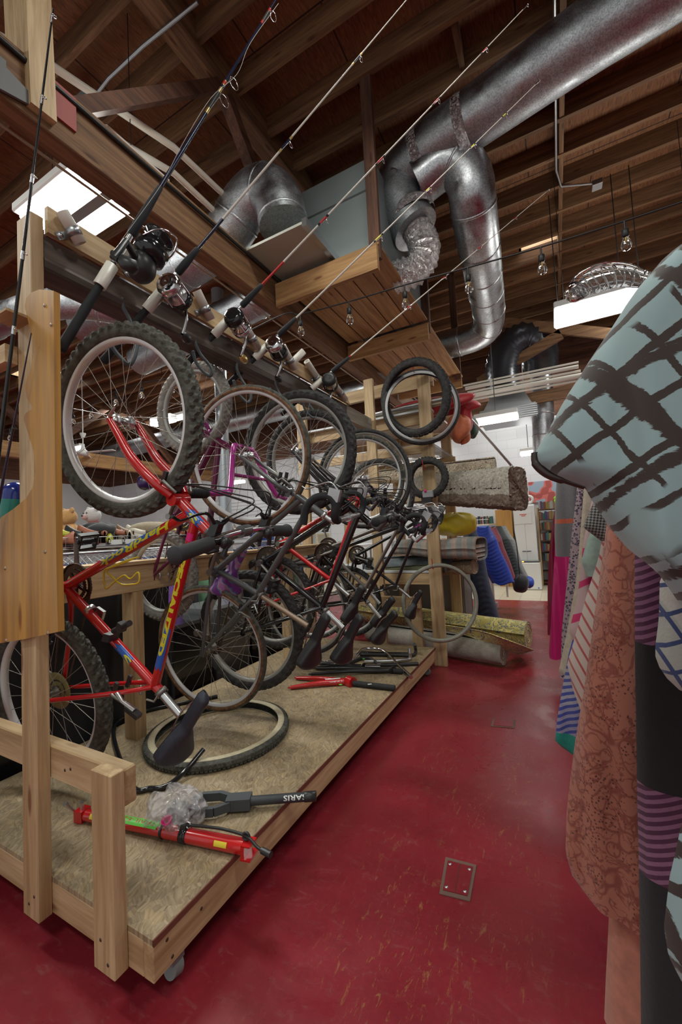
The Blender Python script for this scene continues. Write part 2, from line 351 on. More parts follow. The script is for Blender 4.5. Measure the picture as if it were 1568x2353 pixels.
# ------------------------------------------------------------------ the hall
XL, XR, YB, YF, ZJ = -14.5, 5.5, -3.0, 9.2, 4.8
ZR = ZJ + .19
b = MB(); b.box((XL, YB, -.12), (XR, 7.0, 0)); struct('floor', b, M_floor)
b = MB(); b.box((XL, 7.0, -.12), (XR, YF + .3, 0)); struct('floor.001', b, M_tile)
b = MB(); b.box((XL, YF, 0), (XR, YF + .2, 3.35)); struct('wall_back', b, M_block)
b = MB(); b.box((XL, YF, 3.35), (XR, YF + .2, ZR + .3)); struct('trim_1', b, W['darkx'])
b = MB(); b.box((XL - .2, YB, 0), (XL, YF, 3.35)); struct('wall_left', b, M_white)
b = MB(); b.box((XL - .2, YB, 3.35), (XL, YF, ZR + .3)); struct('trim_2', b, W['darky'])
b = MB(); b.box((XR, YB, 0), (XR + .2, YF, ZR + .3)); struct('wall_right', b, M_white)
# slatted display panel on the back wall
b = MB(); b.box((-9.2, YF - .03, .6), (-5.2, YF - .001, 2.35)); o = struct('wall_back_slatboard', b, M_slat)
o.name = 'wall_back.001'
tr = MB()
for i in range(17): tr.box((-9.2, YF - .034, .66 + i * .1), (-5.2, YF - .03, .672 + i * .1))
struct('trim_3', tr, mat('slat_groove', (.25, .26, .28), .6))
# roof deck with skylight openings
sky = [(-.16, .28, 5.78, 6.25), (-7.6, -6.9, 6.1, 6.8), (-11.8, -10.6, 7.0, 8.0), (-10.2, -9.2, 4.3, 5.1)]
xs = sorted({XL, XR} | {a for s_ in sky for a in s_[:2]}); ys = sorted({YB, YF} | {a for s_ in sky for a in s_[2:]})
b = MB(); g = MB()
for i in range(len(xs) - 1):
    for j in range(len(ys) - 1):
        cx, cy = (xs[i] + xs[i + 1]) / 2, (ys[j] + ys[j + 1]) / 2
        if any(s_[0] < cx < s_[1] and s_[2] < cy < s_[3] for s_ in sky): continue
        b.box((xs[i], ys[j], ZR), (xs[i + 1], ys[j + 1], ZR + .02))
struct('ceiling', b, M_ply)
for i, s_ in enumerate(sky):
    g = MB(); g.box((s_[0], s_[2], ZR + .28), (s_[1], s_[3], ZR + .30)); w_ = struct('window_%d' % (i + 1), g, M_sky)
    c = MB()
    for q in (((s_[0] - .03, s_[2], ZR), (s_[0], s_[3], ZR + .3)), ((s_[1], s_[2], ZR), (s_[1] + .03, s_[3], ZR + .3)), ((s_[0], s_[2] - .03, ZR), (s_[1], s_[2], ZR + .3)), ((s_[0], s_[3], ZR), (s_[1], s_[3] + .03, ZR + .3))): c.box(*q)
    struct('trim_%d' % (4 + i), c, W['pinex'])
nt = 8
JY = [4.06 + .406 * k for k in range(-17, 13)]
for k, y in enumerate(JY):
    for (xa, xb) in ((XL, -2.20), (-2.04, XR)):
        b = MB(); 
        segs = [(xa, xb)]
        b.box((xa, y - .02, ZJ), (xb, y + .02, ZR)); struct('trim_%d' % nt, b, W['joistx']); nt += 1
b = MB(); b.box((-2.20, YB, ZJ - .06), (-2.04, YF, ZR)); struct('trim_%d' % nt, b, W['joisty']); nt += 1
for xb in (.30, -6.2, -10.3):
    for k in range(len(JY) - 1):
        if xb < 0 and k % 2: continue
        b = MB(); b.box((xb - .02, JY[k] + .021, ZJ + .01), (xb + .02, JY[k + 1] - .021, ZR - .01)); struct('trim_%d' % nt, b, W['joisty']); nt += 1
# short blockings in the bays
for (x, k) in ((-1.35, 8), (-1.0, 10), (-.6, 12), (-1.55, 11), (-.8, 9), (1.5, 16), (2.2, 15), (-.4, 14)):
    b = MB(); b.box((x - .02, JY[k] + .021, ZJ + .03), (x + .02, JY[k + 1] - .021, ZR - .01)); struct('trim_%d' % nt, b, W['joisty']); nt += 1
# bowstring truss: bottom chord, webs, red gusset
ZC = 3.2
b = MB(); b.box((-2.15, YB, ZC), (-2.02, YF, ZC + .30), 0, .006); struct('trim_%d' % nt, b, W['joisty']); nt += 1
b = MB(); b.box((-9.3, YB, 3.0), (-9.15, YF, 3.3)); struct('trim_%d' % nt, b, W['decky']); nt += 1
b = MB(); b.box((-2.018, 1.00, ZC + .10), (-2.006, 1.14, ZC + .28)); struct('trim_%d' % nt, b, M_redp); nt += 1
webs = [((-2.08, .98, 3.24), (-2.08, .93, 4.95), .20, .11, 'pinez', (0, 1, 0)), ((-2.09, 1.10, 3.42), (-2.09, 2.25, 4.72), .075, .075, 'darky', (1, 0, 0)),
        ((-2.09, 2.35, 4.72), (-2.09, 3.42, 3.45), .09, .09, 'darky', (1, 0, 0)), ((-2.09, 3.6, 3.45), (-2.09, 5.0, 4.8), .09, .07, 'darky', (1, 0, 0)),
        ((-2.09, 5.1, 4.75), (-2.09, 6.5, 3.45), .09, .07, 'darky', (1, 0, 0)), ((-2.09, 6.6, 3.45), (-2.09, 8.0, 4.8), .09, .07, 'darky', (1, 0, 0)),
        ((-9.22, 4.5, 3.25), (-9.22, 6.2, 4.8), .12, .1, 'darky', (1, 0, 0)), ((-9.22, 6.2, 4.8), (-9.22, 7.8, 3.25), .12, .1, 'darky', (1, 0, 0)), ((-9.22, 3.0, 4.8), (-9.22, 4.5, 3.25), .12, .1, 'darky', (1, 0, 0))]
for a, c, w_, h_, mt, sd in webs:
    b = MB(); b.bar(a, c, w_, h_, sd); struct('trim_%d' % nt, b, W[mt]); nt += 1
# steel joist hanger at the foot of the big web post
b = MB(); b.box((-2.018, .80, 3.22), (-2.0, .84, 3.36)); b.prism([(-2.01, .80, 3.20), (-2.01, .93, 3.24), (-2.01, .93, 3.30), (-2.01, .80, 3.34)], (.012, 0, 0)); struct('trim_%d' % nt, b, mat('dull_steel', (.12, .12, .12), .6)); nt += 1
# braces far up the aisle
for p, q, y, w_ in (((1160, 742), (1560, 785), 7, .16), ((1290, 768), (1100, 880), 7, .16), ((1075, 945), (1340, 893), 7.2, .19), ((990, 960), (1320, 905), 8.4, .15)):
    a = ay(*p, y); c = ay(*q, y); b = MB(); b.bar(a, c, .05, w_, (0, 0, 1)); struct('trim_%d' % nt, b, W['joistx']); nt += 1
# ------------------------------------------------------------------ suspended mechanical deck with air handler
t = thing('suspended_deck', 'plank deck hung from the roof joists under the grey air handler', 'platform', (-1.4, 4, 3.2))
for (y, z, h_) in ((2.80, 3.18, .2), (4.18, 3.20, .17), (5.9, 3.20, .17)):
    b = MB(); b.box((-2.0, y - .02, z), (-1.05, y + .02, z + h_)); part('beam', b, W['deckx'], t)
for i in range(5):
    x = -1.98 + i * .188
    for (ya, yb) in ((2.83, 4.16), (4.2, 6.0)):
        b = MB(); b.box((x, ya, 3.40 if ya < 4 else 3.38), (x + .178, yb, 3.42 if ya < 4 else 3.40), 0, .003); part('plank', b, W['decky'], t)
for (x, y) in ((-1.09, 2.86), (-1.09, 4.24), (-1.09, 5.85), (-1.95, 4.24)):
    b = MB(); b.box((x - .045, y - .02, 3.3), (x + .045, y + .02, ZJ + .1)); part('hanger_post', b, W['darkz'], t)
t = thing('air_handler', 'grey sheet metal air handler box on the hung plank deck', 'air handler', (-1.4, 3.6, 3.42))
b = MB(); b.box((-1.86, 2.98, 3.44), (-1.12, 4.6, 4.28), 0, .01); part('casing', b, M_unit, t)
b = MB(); b.box((-1.84, 2.97, 4.0), (-1.14, 2.98, 4.008)); part('seam', b, M_zinc, t)
b = MB(); b.box((-2.0, 2.42, 3.46), (-1.48, 2.93, 3.48)); part('plenum', b, M_panel, t, 'stained cream plenum panel')
b = MB(); b.box((-1.48, 2.42, 3.44), (-1.44, 3.0, 3.50)); part('rail', b, M_zinc, t)
# ------------------------------------------------------------------ ducts
def duct(label, pts, r, m=M_galv, seams=True, group=None, foil=None, name='air_duct'):
    pts = [V(p) for p in pts]; c = pts[len(pts) // 2]; t = thing(name, label, 'duct', (c.x, c.y, min(p.z for p in pts) - r), group)
    P = smooth_pts(pts, 5); b = MB(); b.tube(P, r, 28); part('pipe', b, m, t)
    if seams:
        L = 0
        for i in range(1, len(P) - 1):
            L += (P[i] - P[i - 1]).length
            if L > .34:
                L = 0; d = (P[i + 1] - P[i - 1]).normalized(); b = MB(); b.lathe(P[i], d, [(r, -.012), (r + .006, -.006), (r + .006, .006), (r, .012)], 28); part('seam_band', b, m, t)
    if foil: 
        b = MB()
        for q, d in foil: d = V(d).normalized(); b = MB(); b.lathe(q, d, [(r + .003, -.04), (r + .01, -.02), (r + .008, .01), (r + .003, .04)], 28); part('foil_tape', b, M_foil, t)
    return t
A0 = V((1.0, 3.0, 4.42)); A1 = V((.38, 3.10, 4.42)); A2 = V((-.72, 3.34, 4.44)); A3 = V((-1.02, 3.42, 4.38)); A4 = V((-1.05, 3.42, 4.15)); A5 = V((-.92, 3.44, 3.86))
duct('fat spangled galvanised duct crossing the top right corner above the rods', [V((2.2, 2.75, 4.42)), A0, A1, V((-.3, 3.25, 4.43)), A2, A3, A4, A5], .205, M_galv, False, foil=[((-.42, 3.275, 4.43), (1, -.2, 0)), ((-.80, 3.36, 4.43), (1, -.2, .1)), ((-.95, 3.43, 3.98), (-.3, 0, 1))])
P = [A5 + V((0, 0, .02)), V((-.86, 3.44, 3.72)), V((-.86, 3.44, 3.6)), V((-.95, 3.44, 3.5)), V((-1.13, 3.44, 3.5))]
b = MB(); PP = smooth_pts(P, 12); b.tube(PP, [.125 + (.014 if i % 3 == 0 else -.004) + random.uniform(-.008, .008) for i in range(len(PP))], 26); solo('foil_flex_duct', b, M_foil, 'crumpled foil flexible duct bending down into the air handler', 'duct')
duct('smooth silver duct that rises, elbows and runs away down the hall', [V((-.86, 3.40, 4.24)), V((-.66, 3.40, 4.30)), V((-.52, 3.42, 4.26)), V((-.44, 3.46, 4.10)), V((-.44, 3.55, 3.95)), V((-.46, 3.95, 3.86)), V((-.50, 4.5, 3.86)), V((-.55, 5.2, 3.86)), V((-.60, 5.5, 3.82)), V((-.72, 5.62, 3.78)), V((-1.0, 5.66, 3.76)), V((-1.9, 5.66, 3.76))], .19, M_galv2)
duct('silver elbow duct feeding the stained plenum, right of the truss chord', [V((-4.6, 2.66, 3.72)), V((-3.6, 2.66, 3.78)), V((-2.6, 2.66, 3.86)), V((-2.36, 2.66, 3.95)), V((-2.2, 2.66, 4.08)), V((-2.0, 2.66, 4.12)), V((-1.85, 2.66, 3.98)), V((-1.8, 2.66, 3.74))], .2)
duct('lower silver branch duct below the elbow, behind the truss chord', [V((-4.4, 3.2, 3.45)), V((-3.2, 3.2, 3.55)), V((-2.4, 3.2, 3.62)), V((-1.87, 3.2, 3.66))], .17)
duct('long silver duct behind the tall corner post at the left', [V((-6, 1.9, 3.42)), V((-4.1, 1.92, 3.42)), V((-3.4, 2.5, 3.40)), V((-3.2, 3.6, 3.40)), V((-3.2, 5.6, 3.40))], .13)
duct('long pale duct high along the far end of the hall', [V((-14.2, 8, 4.12)), V((-8, 8, 4.25)), V((-3.2, 8, 4.30))], .24)
duct('slim silver riser duct at the far right behind the bundle of conduits', [V((-.1, 7.6, 2.3)), V((-.06, 7.6, 3.2)), V((-.05, 7.6, 4.0)), V((-.14, 7.6, 4.3)), V((-.4, 7.6, 4.45))], .17, M_galv2)
P = [V((-.6, 7.1, 3.35)), V((-.62, 7.1, 3.7)), V((-.5, 7.1, 4.05)), V((-.25, 7.15, 4.2)), V((-.05, 7.3, 4.05)), V((-.05, 7.6, 3.85))]
PP = smooth_pts(P, 10); b = MB(); b.tube(PP, [.26 + (.016 if i % 2 else -.01) for i in range(len(PP))], 22); solo('black_flex_duct', b, mat('black_foil_wrap', (.06, .06, .07), .3, .6), 'wrinkled black flexible duct arching over the far heater', 'duct')
t = thing('unit_heater', 'louvred unit heater hung at the far right end of the aisle', 'heater', (-.55, 7.1, 2.86))
b = MB(); b.box((-1.0, 7.05, 2.90), (-.15, 7.6, 3.12)); part('casing', b, M_zinc, t)
for i in range(6): b = MB(); b.box((-1.0, 7.02, 2.91 + i * .033), (-.13, 7.05, 2.925 + i * .033)); part('louvre', b, M_alu, t)
b = MB(); b.add([(-.95, 7.1, 3.12), (-.2, 7.1, 3.12), (-.2, 7.5, 3.12), (-.95, 7.5, 3.12), (-.75, 7.1, 3.45), (-.35, 7.1, 3.45), (-.35, 7.5, 3.45), (-.75, 7.5, 3.45)], [(0, 1, 5, 4), (1, 2, 6, 5), (2, 3, 7, 6), (3, 0, 4, 7), (4, 5, 6, 7)]); part('hood', b, M_zinc, t)
# conduits
def run(name, label, pts, r, m, cat='pipe', group=None, seg=10): b = MB(); b.tube([V(p) for p in pts], r, seg); return solo(name, b, m, label, cat, group)
run('conduit', 'right-hand of the two cream pipes crossing the roof at upper left', [az(-60, 52, 4.1), az(110, 145, 4.1), az(400, 339, 4.1), az(640, 566, 4.1)], .024, M_pvc, group='cream ceiling pipes')
run('conduit', 'left-hand of the two cream pipes crossing the roof at upper left', [az(-60, 140, 4.0), az(120, 235, 4.0), az(400, 398, 4.0), az(596, 582, 4.0)], .024, M_pvc, group='cream ceiling pipes')
run('conduit', 'thin steel conduit running diagonally across the top left joists', [az(455, 5, 4.72), az(330, 105, 4.72), az(250, 180, 4.72), az(215, 225, 4.68)], .012, M_zinc)
run('conduit', 'thin steel conduit along the blocking line at the upper right', [(.24, 2.5, 4.78), (.255, 4.6, 4.78), (.30, 4.85, 4.78), (.62, 5.0, 4.78)], .012, M_alu)
for i, (p, q, r) in enumerate((((1070, 893), (1330, 842), .03), ((1075, 902), (1335, 852), .018), ((1072, 912), (1340, 862), .04), ((1078, 920), (1345, 872), .018), ((1065, 886), (1330, 832), .015))):
    run('conduit', ['brown conduit, second from top of the far right bundle', 'thin conduit in the middle of the far right bundle', 'fattest pipe of the far right bundle', 'lowest thin conduit of the far right bundle', 'topmost thin conduit of the far right bundle'][i], [ay(*p, 6.8), ay(*q, 6.8)], r, M_pvc, group='pipes in a bundle at the far right')
b = MB(); c = az(205, 240, 4.75); b.box(c - V((.07, .07, .05)), c + V((.07, .07, .05)), 0, .01); solo('junction_box', b, M_unit, 'grey junction box at the end of the top left conduit', 'junction box')
b = MB(); c = V((.64, 5.02, 4.77)); b.box(c - V((.05, .05, .03)), c + V((.05, .05, .03)), 0, .005); solo('junction_box', b, M_alu, 'small silver box at the end of the upper right conduit', 'junction box')
# cables lying along the truss chord
run('cable', 'black cable clipped along the top of the timber truss chord', [(-2.008, .6, 3.45), (-2.0, 2.2, 3.44), (-2.0, 3.9, 3.455), (-2.005, 8, 3.45)], .012, M_cable, 'cable')
run('cable', 'thin copper wire strung along the bottom edge of the truss chord', [(-2.16, .6, 3.19), (-2.165, 2.5, 3.185), (-2.16, 5, 3.19), (-2.16, 8, 3.19)], .007, M_rust, 'cable')
# ------------------------------------------------------------------ lamps of the hall
def area(loc, sx, sy, power, rot=(0, 0, 0), col=(.98, 1, .93)):
    l = bpy.data.lights.new('lamp', 'AREA'); l.shape = 'RECTANGLE'; l.size = sx; l.size_y = sy; l.energy = power; l.color = col
    o = bpy.data.objects.new('lamp', l); COL.objects.link(o); o.location = loc; o.rotation_euler = rot; return o
def fluoro(label, x0, x1, y0, y1, z, n, power, alongx=True, hang=True, lm=None, group='fluorescent lights of the hall', up=.16):
    t = thing('fluorescent_light', label, 'light', ((x0 + x1) / 2, (y0 + y1) / 2, z - .02), group)
    b = MB(); b.box((x0, y0, z + .02), (x1, y1, z + .09), 0, .01); part('housing', b, M_wht, t)
    for k in range(n):
        f = (k + .5) / n; b = MB()
        if alongx: y = y0 + (y1 - y0) * f; b.tube([(x0 + .03, y, z), (x1 - .03, y, z)], min(.02, (y1 - y0) / n * .4), 10)
        else: x = x0 + (x1 - x0) * f; b.tube([(x, y0 + .03, z), (x, y1 - .03, z)], min(.02, (x1 - x0) / n * .4), 10)
        part('tube', b, lm or M_lamp, t)
    if hang:
        for q in ((x0 + .1, (y0 + y1) / 2), (x1 - .1, (y0 + y1) / 2)): b = MB(); b.tube([(q[0], q[1], z + .09), (q[0], q[1], ZJ + .05)], .003, 5); part('hanger_wire', b, M_cable, t)
    if power: area(((x0 + x1) / 2, (y0 + y1) / 2, z + .10), abs(x1 - x0), abs(y1 - y0), max(.01, power * up), (PI, 0, 0))  # uplight added above the closed housing to brighten the ceiling
    if power: area(((x0 + x1) / 2, (y0 + y1) / 2, z - .035), abs(x1 - x0), abs(y1 - y0), power)
    return t
fluoro('dazzling high-bay fluorescent light behind the truss chord at upper left', -3.42, -2.26, 1.46, 1.93, 3.70, 4, 60, group=None, up=.02)
b = MB(); b.box((-3.38, 1.66, 3.66), (-2.30, 1.73, 3.70)); part('centre_strip', b, M_unit, [o for o in bpy.data.objects if o.name == 'fluorescent_light'][0])
t = fluoro('bright long fluorescent light behind the patterned blouse at right', .13, 1.35, 4.5, 4.88, 3.3, 1, 60, group=None)
b = MB(); b.box((.13, 4.5, 3.26), (1.35, 4.88, 3.32), 0, .02); part('diffuser', b, M_lamp2, t)
for i, (px, py, y, lab) in enumerate(((1140, 962, 6.0, 'white wraparound light at the far right beside the louvred heater'), (375, 968, 5.2, 'bright light seen through the right edge of the raised front wheel'), (175, 1030, 6.5, 'light seen at the lower left inside the raised front wheel'), (415, 958, 6.4, 'small bright light seen behind the muddy grey tyre'),
        (620, 1095, 8.2, 'low far light behind the purple handlebar end'), (545, 1107, 8.4, 'low far light under the purple stem'), (935, 1057, 8.4, 'leftmost of the three small far lights by the hanging small tyre'), (965, 1055, 9.0, 'middle one of three small far lights by the hanging small tyre'), (995, 1050, 9.05, 'rightmost of the three small far lights by the hanging small tyre'), (1215, 1040, 8.6, 'tiny far light left of the blouse sleeve'))):
    c = ay(px, py, y); w_ = .24 if i < 4 else .2 if i < 6 else .12
    t = fluoro(lab, c.x - w_ * 1.2, c.x + w_ * 1.2, c.y - .08, c.y + .08, c.z, 1, 14 if i < 4 else 3, hang=False)
    b = MB(); b.box((c.x - w_ * 1.2, c.y - .08, c.z - .05), (c.x + w_ * 1.2, c.y + .08, c.z + .02), 0, .015); part('diffuser', b, M_lamp2, t)
    b = MB(); b.tube([(c.x, c.y, c.z + .09), (c.x, c.y, ZJ + .1)], .006, 5); part('hanger_wire', b, M_cable, t)
# ceiling fan seen through the wheel
c = ay(191, 1035, 5.0); t = thing('ceiling_fan', 'white ceiling fan seen through the spokes of the raised front wheel', 'fan', c)
b = MB(); b.tube([c + V((0, 0, .0)), c + V((0, 0, .32))], .012, 8); b.lathe(c, (0, 0, 1), [(.0, -.12), (.1, -.1), (.12, -.04), (.05, .02), (.03, .1)], 20); b.lathe(c + V((0, 0, .27)), (0, 0, 1), [(.03, 0), (.06, .08), (.06, .1)], 16); part('motor', b, M_wht, t)
for k in range(3):
    a_ = .35 + k * 2 * PI / 3; d = V((math.cos(a_), math.sin(a_), 0)); b = MB(); b.obox(c + d * .42 + V((0, 0, -.05)), d * .30, d.cross(V((0, 0, 1))) * .055, V((0, 0, .006))); part('blade', b, M_wht, t)
b = MB(); b.tube([c + V((0, 0, .37)), V((c.x, c.y, ZJ + .1))], .01, 6); part('downrod', b, M_wht, t)
# ------------------------------------------------------------------ string lights
def bulb(t, p):
    b = MB(); b.tube([p, p - V((0, 0, .05))], .006, 6); b.lathe(p - V((0, 0, .05)), (0, 0, -1), [(.008, 0), (.019, .006), (.019, .045), (.012, .05)], 14); s_ = part('socket', b, M_cable, t)
    b = MB(); b.lathe(p - V((0, 0, .098)), (0, 0, -1), [(.011, 0), (.015, .012), (.025, .035), (.028, .055), (.022, .075), (.001, .088)], 16); part('bulb', b, M_clear, s_)
    b = MB(); b.lathe(p - V((0, 0, .105)), (0, 0, -1), [(.003, 0), (.005, .01), (.005, .03), (.001, .036)], 8); part('filament', b, M_gold, s_)
def strand(label, pts, bulbs, r=.006):
    c = pts[0]; t = thing('string_light', label, 'string lights', c, 'festoon strings'); b = MB(); P = smooth_pts(pts, 8); b.tube(P, r, 6); part('cable', b, M_cable, t)
    for q in bulbs: bulb(t, q)
# main strand: from the chord behind the rods across to the upper right
q = [(470, 815), (640, 727), (690, 722), (802, 693), (930, 655), (1075, 615), (1243, 568), (1435, 508), (1640, 440)]
zz = [3.05, 3.0, 2.98, 2.98, 2.98, 2.98, 2.98, 2.98, 3.0]
pts = [az(a[0], a[1], z) for a, z in zip(q, zz)]
strand('festoon string of clear bulbs crossing behind the rod tips at right', pts, [pts[2], pts[3], pts[4], pts[5], pts[6], pts[7]])
q = [(-20, 1000), (22, 985), (168, 945), (209, 930), (266, 898), (325, 880), (395, 866), (505, 812)]
pts = [az(a[0], a[1], 3.0) for a in q]
strand('festoon string of clear bulbs seen through the raised front wheel', pts, [pts[1], pts[2], pts[3], pts[4], pts[5], pts[6], pts[7]])
# wires hanging from the roof at the right
for (px, py, px2, py2, z) in ((1261, 450, 1290, 700, 3.4), (1403, 400, 1438, 618, 3.3), (1445, 380, 1480, 618, 3.3)):
    a = az(px, py, ZJ); run('hanger_wire', 'thin dark hanger wire dropping from the roof at right', [a, V((a.x, a.y, z))], .005, M_cable, 'wire', 'wires hanging at the right')
c = ay(512, 1010, 4.2); t = thing('steel_column', 'round galvanised steel column standing behind the hanging bikes', 'column', (c.x, 4.2, 0)); b = MB(); b.lathe((c.x, 4.2, 0), (0, 0, 1), [(.085, .01), (.085, 4.75)], 28); part('shaft', b, mat('column_zinc', (.42, .46, .50), .35, .6), t); b = MB(); b.box((c.x - .14, 4.06, 0), (c.x + .14, 4.34, .012)); part('base_plate', b, M_unit, t)
# ------------------------------------------------------------------ timber bike stand
ZP = .197
PX0, PX1, PY0, PY1 = -2.22, -.973, .704, 3.417
t = thing('bike_display_stand', 'low timber stand with a particle board deck and a beam that the bikes hang from', 'display stand', (-1.5, 2, 0))
stand = t
b = MB(); b.box((PX0, PY0, ZP - .014), (PX1, PY1, ZP)); part('deck_panel', b, M_osb, t)
b = MB(); b.box((PX1 - .002, PY0, ZP - .016), (PX1 + .002, PY1, ZP + .001)); part('stained_panel_edge', b, mat('red_brown_stain', (.16, .05, .03), .7), t)
for nm, a, c, ax in (('side_board', (PX1 - .038, PY0, ZP - .105), (PX1, PY1, ZP - .0165), 'y'), ('side_board', (PX0, PY0, ZP - .105), (PX0 + .038, PY1, ZP - .0145), 'y'), ('end_board', (PX0, PY0 + .0, ZP - .105), (PX1 - .0385, PY0 + .038, ZP - .0145), 'x'), ('end_board', (PX0, PY1 - .038, ZP - .105), (PX1 - .0385, PY1, ZP - .0145), 'x')):
    b = MB(); b.box(a, c, 0, .002); part(nm, b, W['pine' + ax], t)
def knotscrews(pts, m=None):
    b = MB()
    for p, n in pts: b.lathe(p, n, [(.0001, .0012), (.004, .0012), (.005, .0)], 10)
    return b
b = MB(); b.box((-1.524, .6655, .09), (-1.436, .7035, 2.30), 0, .002); part('tall_post', b, W['pinez'], t)
b = MB(); b.box((-1.161, .6655, .09), (-1.072, .7035, .597), 0, .002); part('short_post', b, W['pinez'], t)
b = MB(); b.box((PX0, .7045, .489), (-1.085, .748, .588), 0, .004); part('end_rail', b, W['pinex'], t)
part('screws', knotscrews([((-1.49, .6655, .13), (0, -1, 0)), ((-1.46, .6655, .16), (0, -1, 0)), ((-1.13, .6655, .17), (0, -1, 0)), ((-1.10, .6655, .12), (0, -1, 0)), ((-1.33, .7045, .54), (0, -1, 0)), ((-1.36, .7045, .53), (0, -1, 0)), ((-.973, .76, .11), (1, 0, 0)), ((-.973, .745, .165), (1, 0, 0)), ((-.973, .86, .15), (1, 0, 0))]), M_cog, t)
# far end
b = MB(); b.box((-1.50, PY1, .09), (-1.412, PY1 + .038, 2.62)); part('tall_post', b, W['pinez'], t)
b = MB(); b.box((-1.17, PY1, .09), (-1.08, PY1 + .038, .545)); part('short_post', b, W['pinez'], t)
b = MB(); b.box((-1.80, PY1 - .04, .53), (-1.07, PY1 - .001, .62)); part('end_rail', b, W['pinex'], t)
# back posts and rail
for y in (1.36, 2.75): b = MB(); b.box((-2.06, y, .09), (-1.97, y + .06, .95)); part('back_post', b, W['pinez'], t)
b = MB(); b.box((-2.02, .75, .95), (-1.97, PY1, 1.09), 0, .003); part('back_rail', b, W['piney'], t)
b = MB(); b.box((-2.14, .75, 1.09), (-1.96, PY1, 1.11), 0, .002); part('back_ledge', b, W['piney'], t)
# the beam the bikes hang from, its rod board and the tall back end
b = MB(); x0, x1, z0, z1 = -1.47, -1.436, 2.125, 2.24
prof = [(x1 - .006, z0), (x1, z0 + .01), (x1 + .004, z0 + .03), (x1 - .004, z0 + .045), (x1 - .004, z1 - .012), (x1, z1), (x0 - .07, z1), (x0 - .07, z0)]
b.prism([(x, .705, z) for x, z in prof], (0, 2.20, 0)); part('hanging_beam', b, M_beam, t)
b = MB(); b.box((-1.54, 2.906, 2.12), (-1.432, 3.40, 2.238)); part('beam_end', b, wood('pale_weathered_wood', (.36, .31, .25), (.22, .18, .14), 'y', .7), t)
b = MB(); b.prism([(-1.434, .706, 2.245), (-1.434, .706, 2.335), (-1.434, 2.80, 2.335), (-1.434, 2.95, 2.245)], (.019, 0, 0)); part('rod_board', b, W['piney'], t)
# casters
for (x, y) in ((-1.02, .80), (-2.1, .8), (-1.02, 3.3), (-2.1, 3.3)):
    b = MB(); b.tube([(x, y - .013, .034), (x, y + .013, .026)], .025, 18); b.box((x - .02, y - .02, .05), (x + .02, y + .02, .092)); part('caster', b, M_unit, t)
# slanting pvc rod holders strapped on the board
def holder(y, zc, L=.125, dirv=(0, .62, -.78), r=.021, strap=True, x=-1.39):
    d = V(dirv).normalized(); c = V((x, y, zc)); b = MB()
    b.lathe(c, d, [(r, -L), (r, L), (r - .004, L), (r - .004, L - .06), (.0001, L - .06)], 20); b.lathe(c, d, [(r - .004, -L + .06), (r - .004, -L), (r, -L)], 20); p = part('rod_holder', b, M_pvc, t, 'cream plastic pipe rod holder')
    if strap:
        k = c + d * (L * .25); b = MB(); b.lathe(k, d, [(r + .0005, -.012), (r + .003, -.012), (r + .003, .012), (r + .0005, .012)], 20)
        side = V((0, -.78, -.62)); b.obox(k + side * (r + .016) + V((-.021, 0, 0)), side * .018, d * .012, V((.0015, 0, 0))); part('strap', b, M_zinc, p)
        b = MB(); b.lathe(k + side * (r + .02) + V((-.019, 0, 0)), (1, 0, 0), [(.009, 0), (.008, .004), (.0001, .005)], 6); part('screw', b, M_alu, p)
for a, c in (((143, 487), (185, 560)), ((285, 572), (336, 648)), ((452, 668), (485, 735)), ((558, 740), (594, 800)), ((650, 795), (678, 848)), ((705, 830), (742, 888)), ((765, 877), (795, 918))):
    A = ax_(*a, -1.39); B = ax_(*c, -1.39); m_ = (A + B) / 2; holder(m_.y, m_.z, (B - A).length / 2, B - A)
# upward pieces that hold the rods
RODS = [((270, 590), (637, -5), 1.45), ((385, 655), (943, -10), 1.65), ((535, 725), (1212, 12), 2.05), ((625, 785), (1240, 186), 2.1), ((750, 865), (1262, 436), 2.1)]
def rodline(b_, t_, L):
    B = ax_(*b_, -1.335); r = ray(*t_); w = CP - B; A_ = r.dot(r); bb = w.dot(r); cc = w.dot(w) - L * L; T = CP + r * ((-bb + math.sqrt(max(0, bb * bb - A_ * cc))) / A_); return B, (T - B).normalized(), L
RL = [rodline(*r) for r in RODS]
for i, (B, d, L) in enumerate(RL):
    c = B - d * .085; b = MB(); b.lathe(c, d, [(.0215, -.05), (.0215, .045), (.0175, .045), (.0175, -.05), (.0215, -.05)], 20); part('rod_holder', b, M_pvc, t, 'cream plastic pipe rod holder')
B = ax_(683, 822, -1.39); d = RL[3][1]; b = MB(); b.lathe(B, d, [(.0215, -.07), (.0215, .06), (.0175, .06), (.0175, -.05), (.0001, -.05)], 20); part('rod_holder', b, M_pvc, t, 'empty cream plastic pipe rod holder')
# small red hook mark painted on the board
b = MB(); b.tube([ax_(*p, -1.4135) for p in ((747, 887), (745, 893), (750, 899), (757, 901))], .003, 6); part('red_mark', b, M_rodred, t)
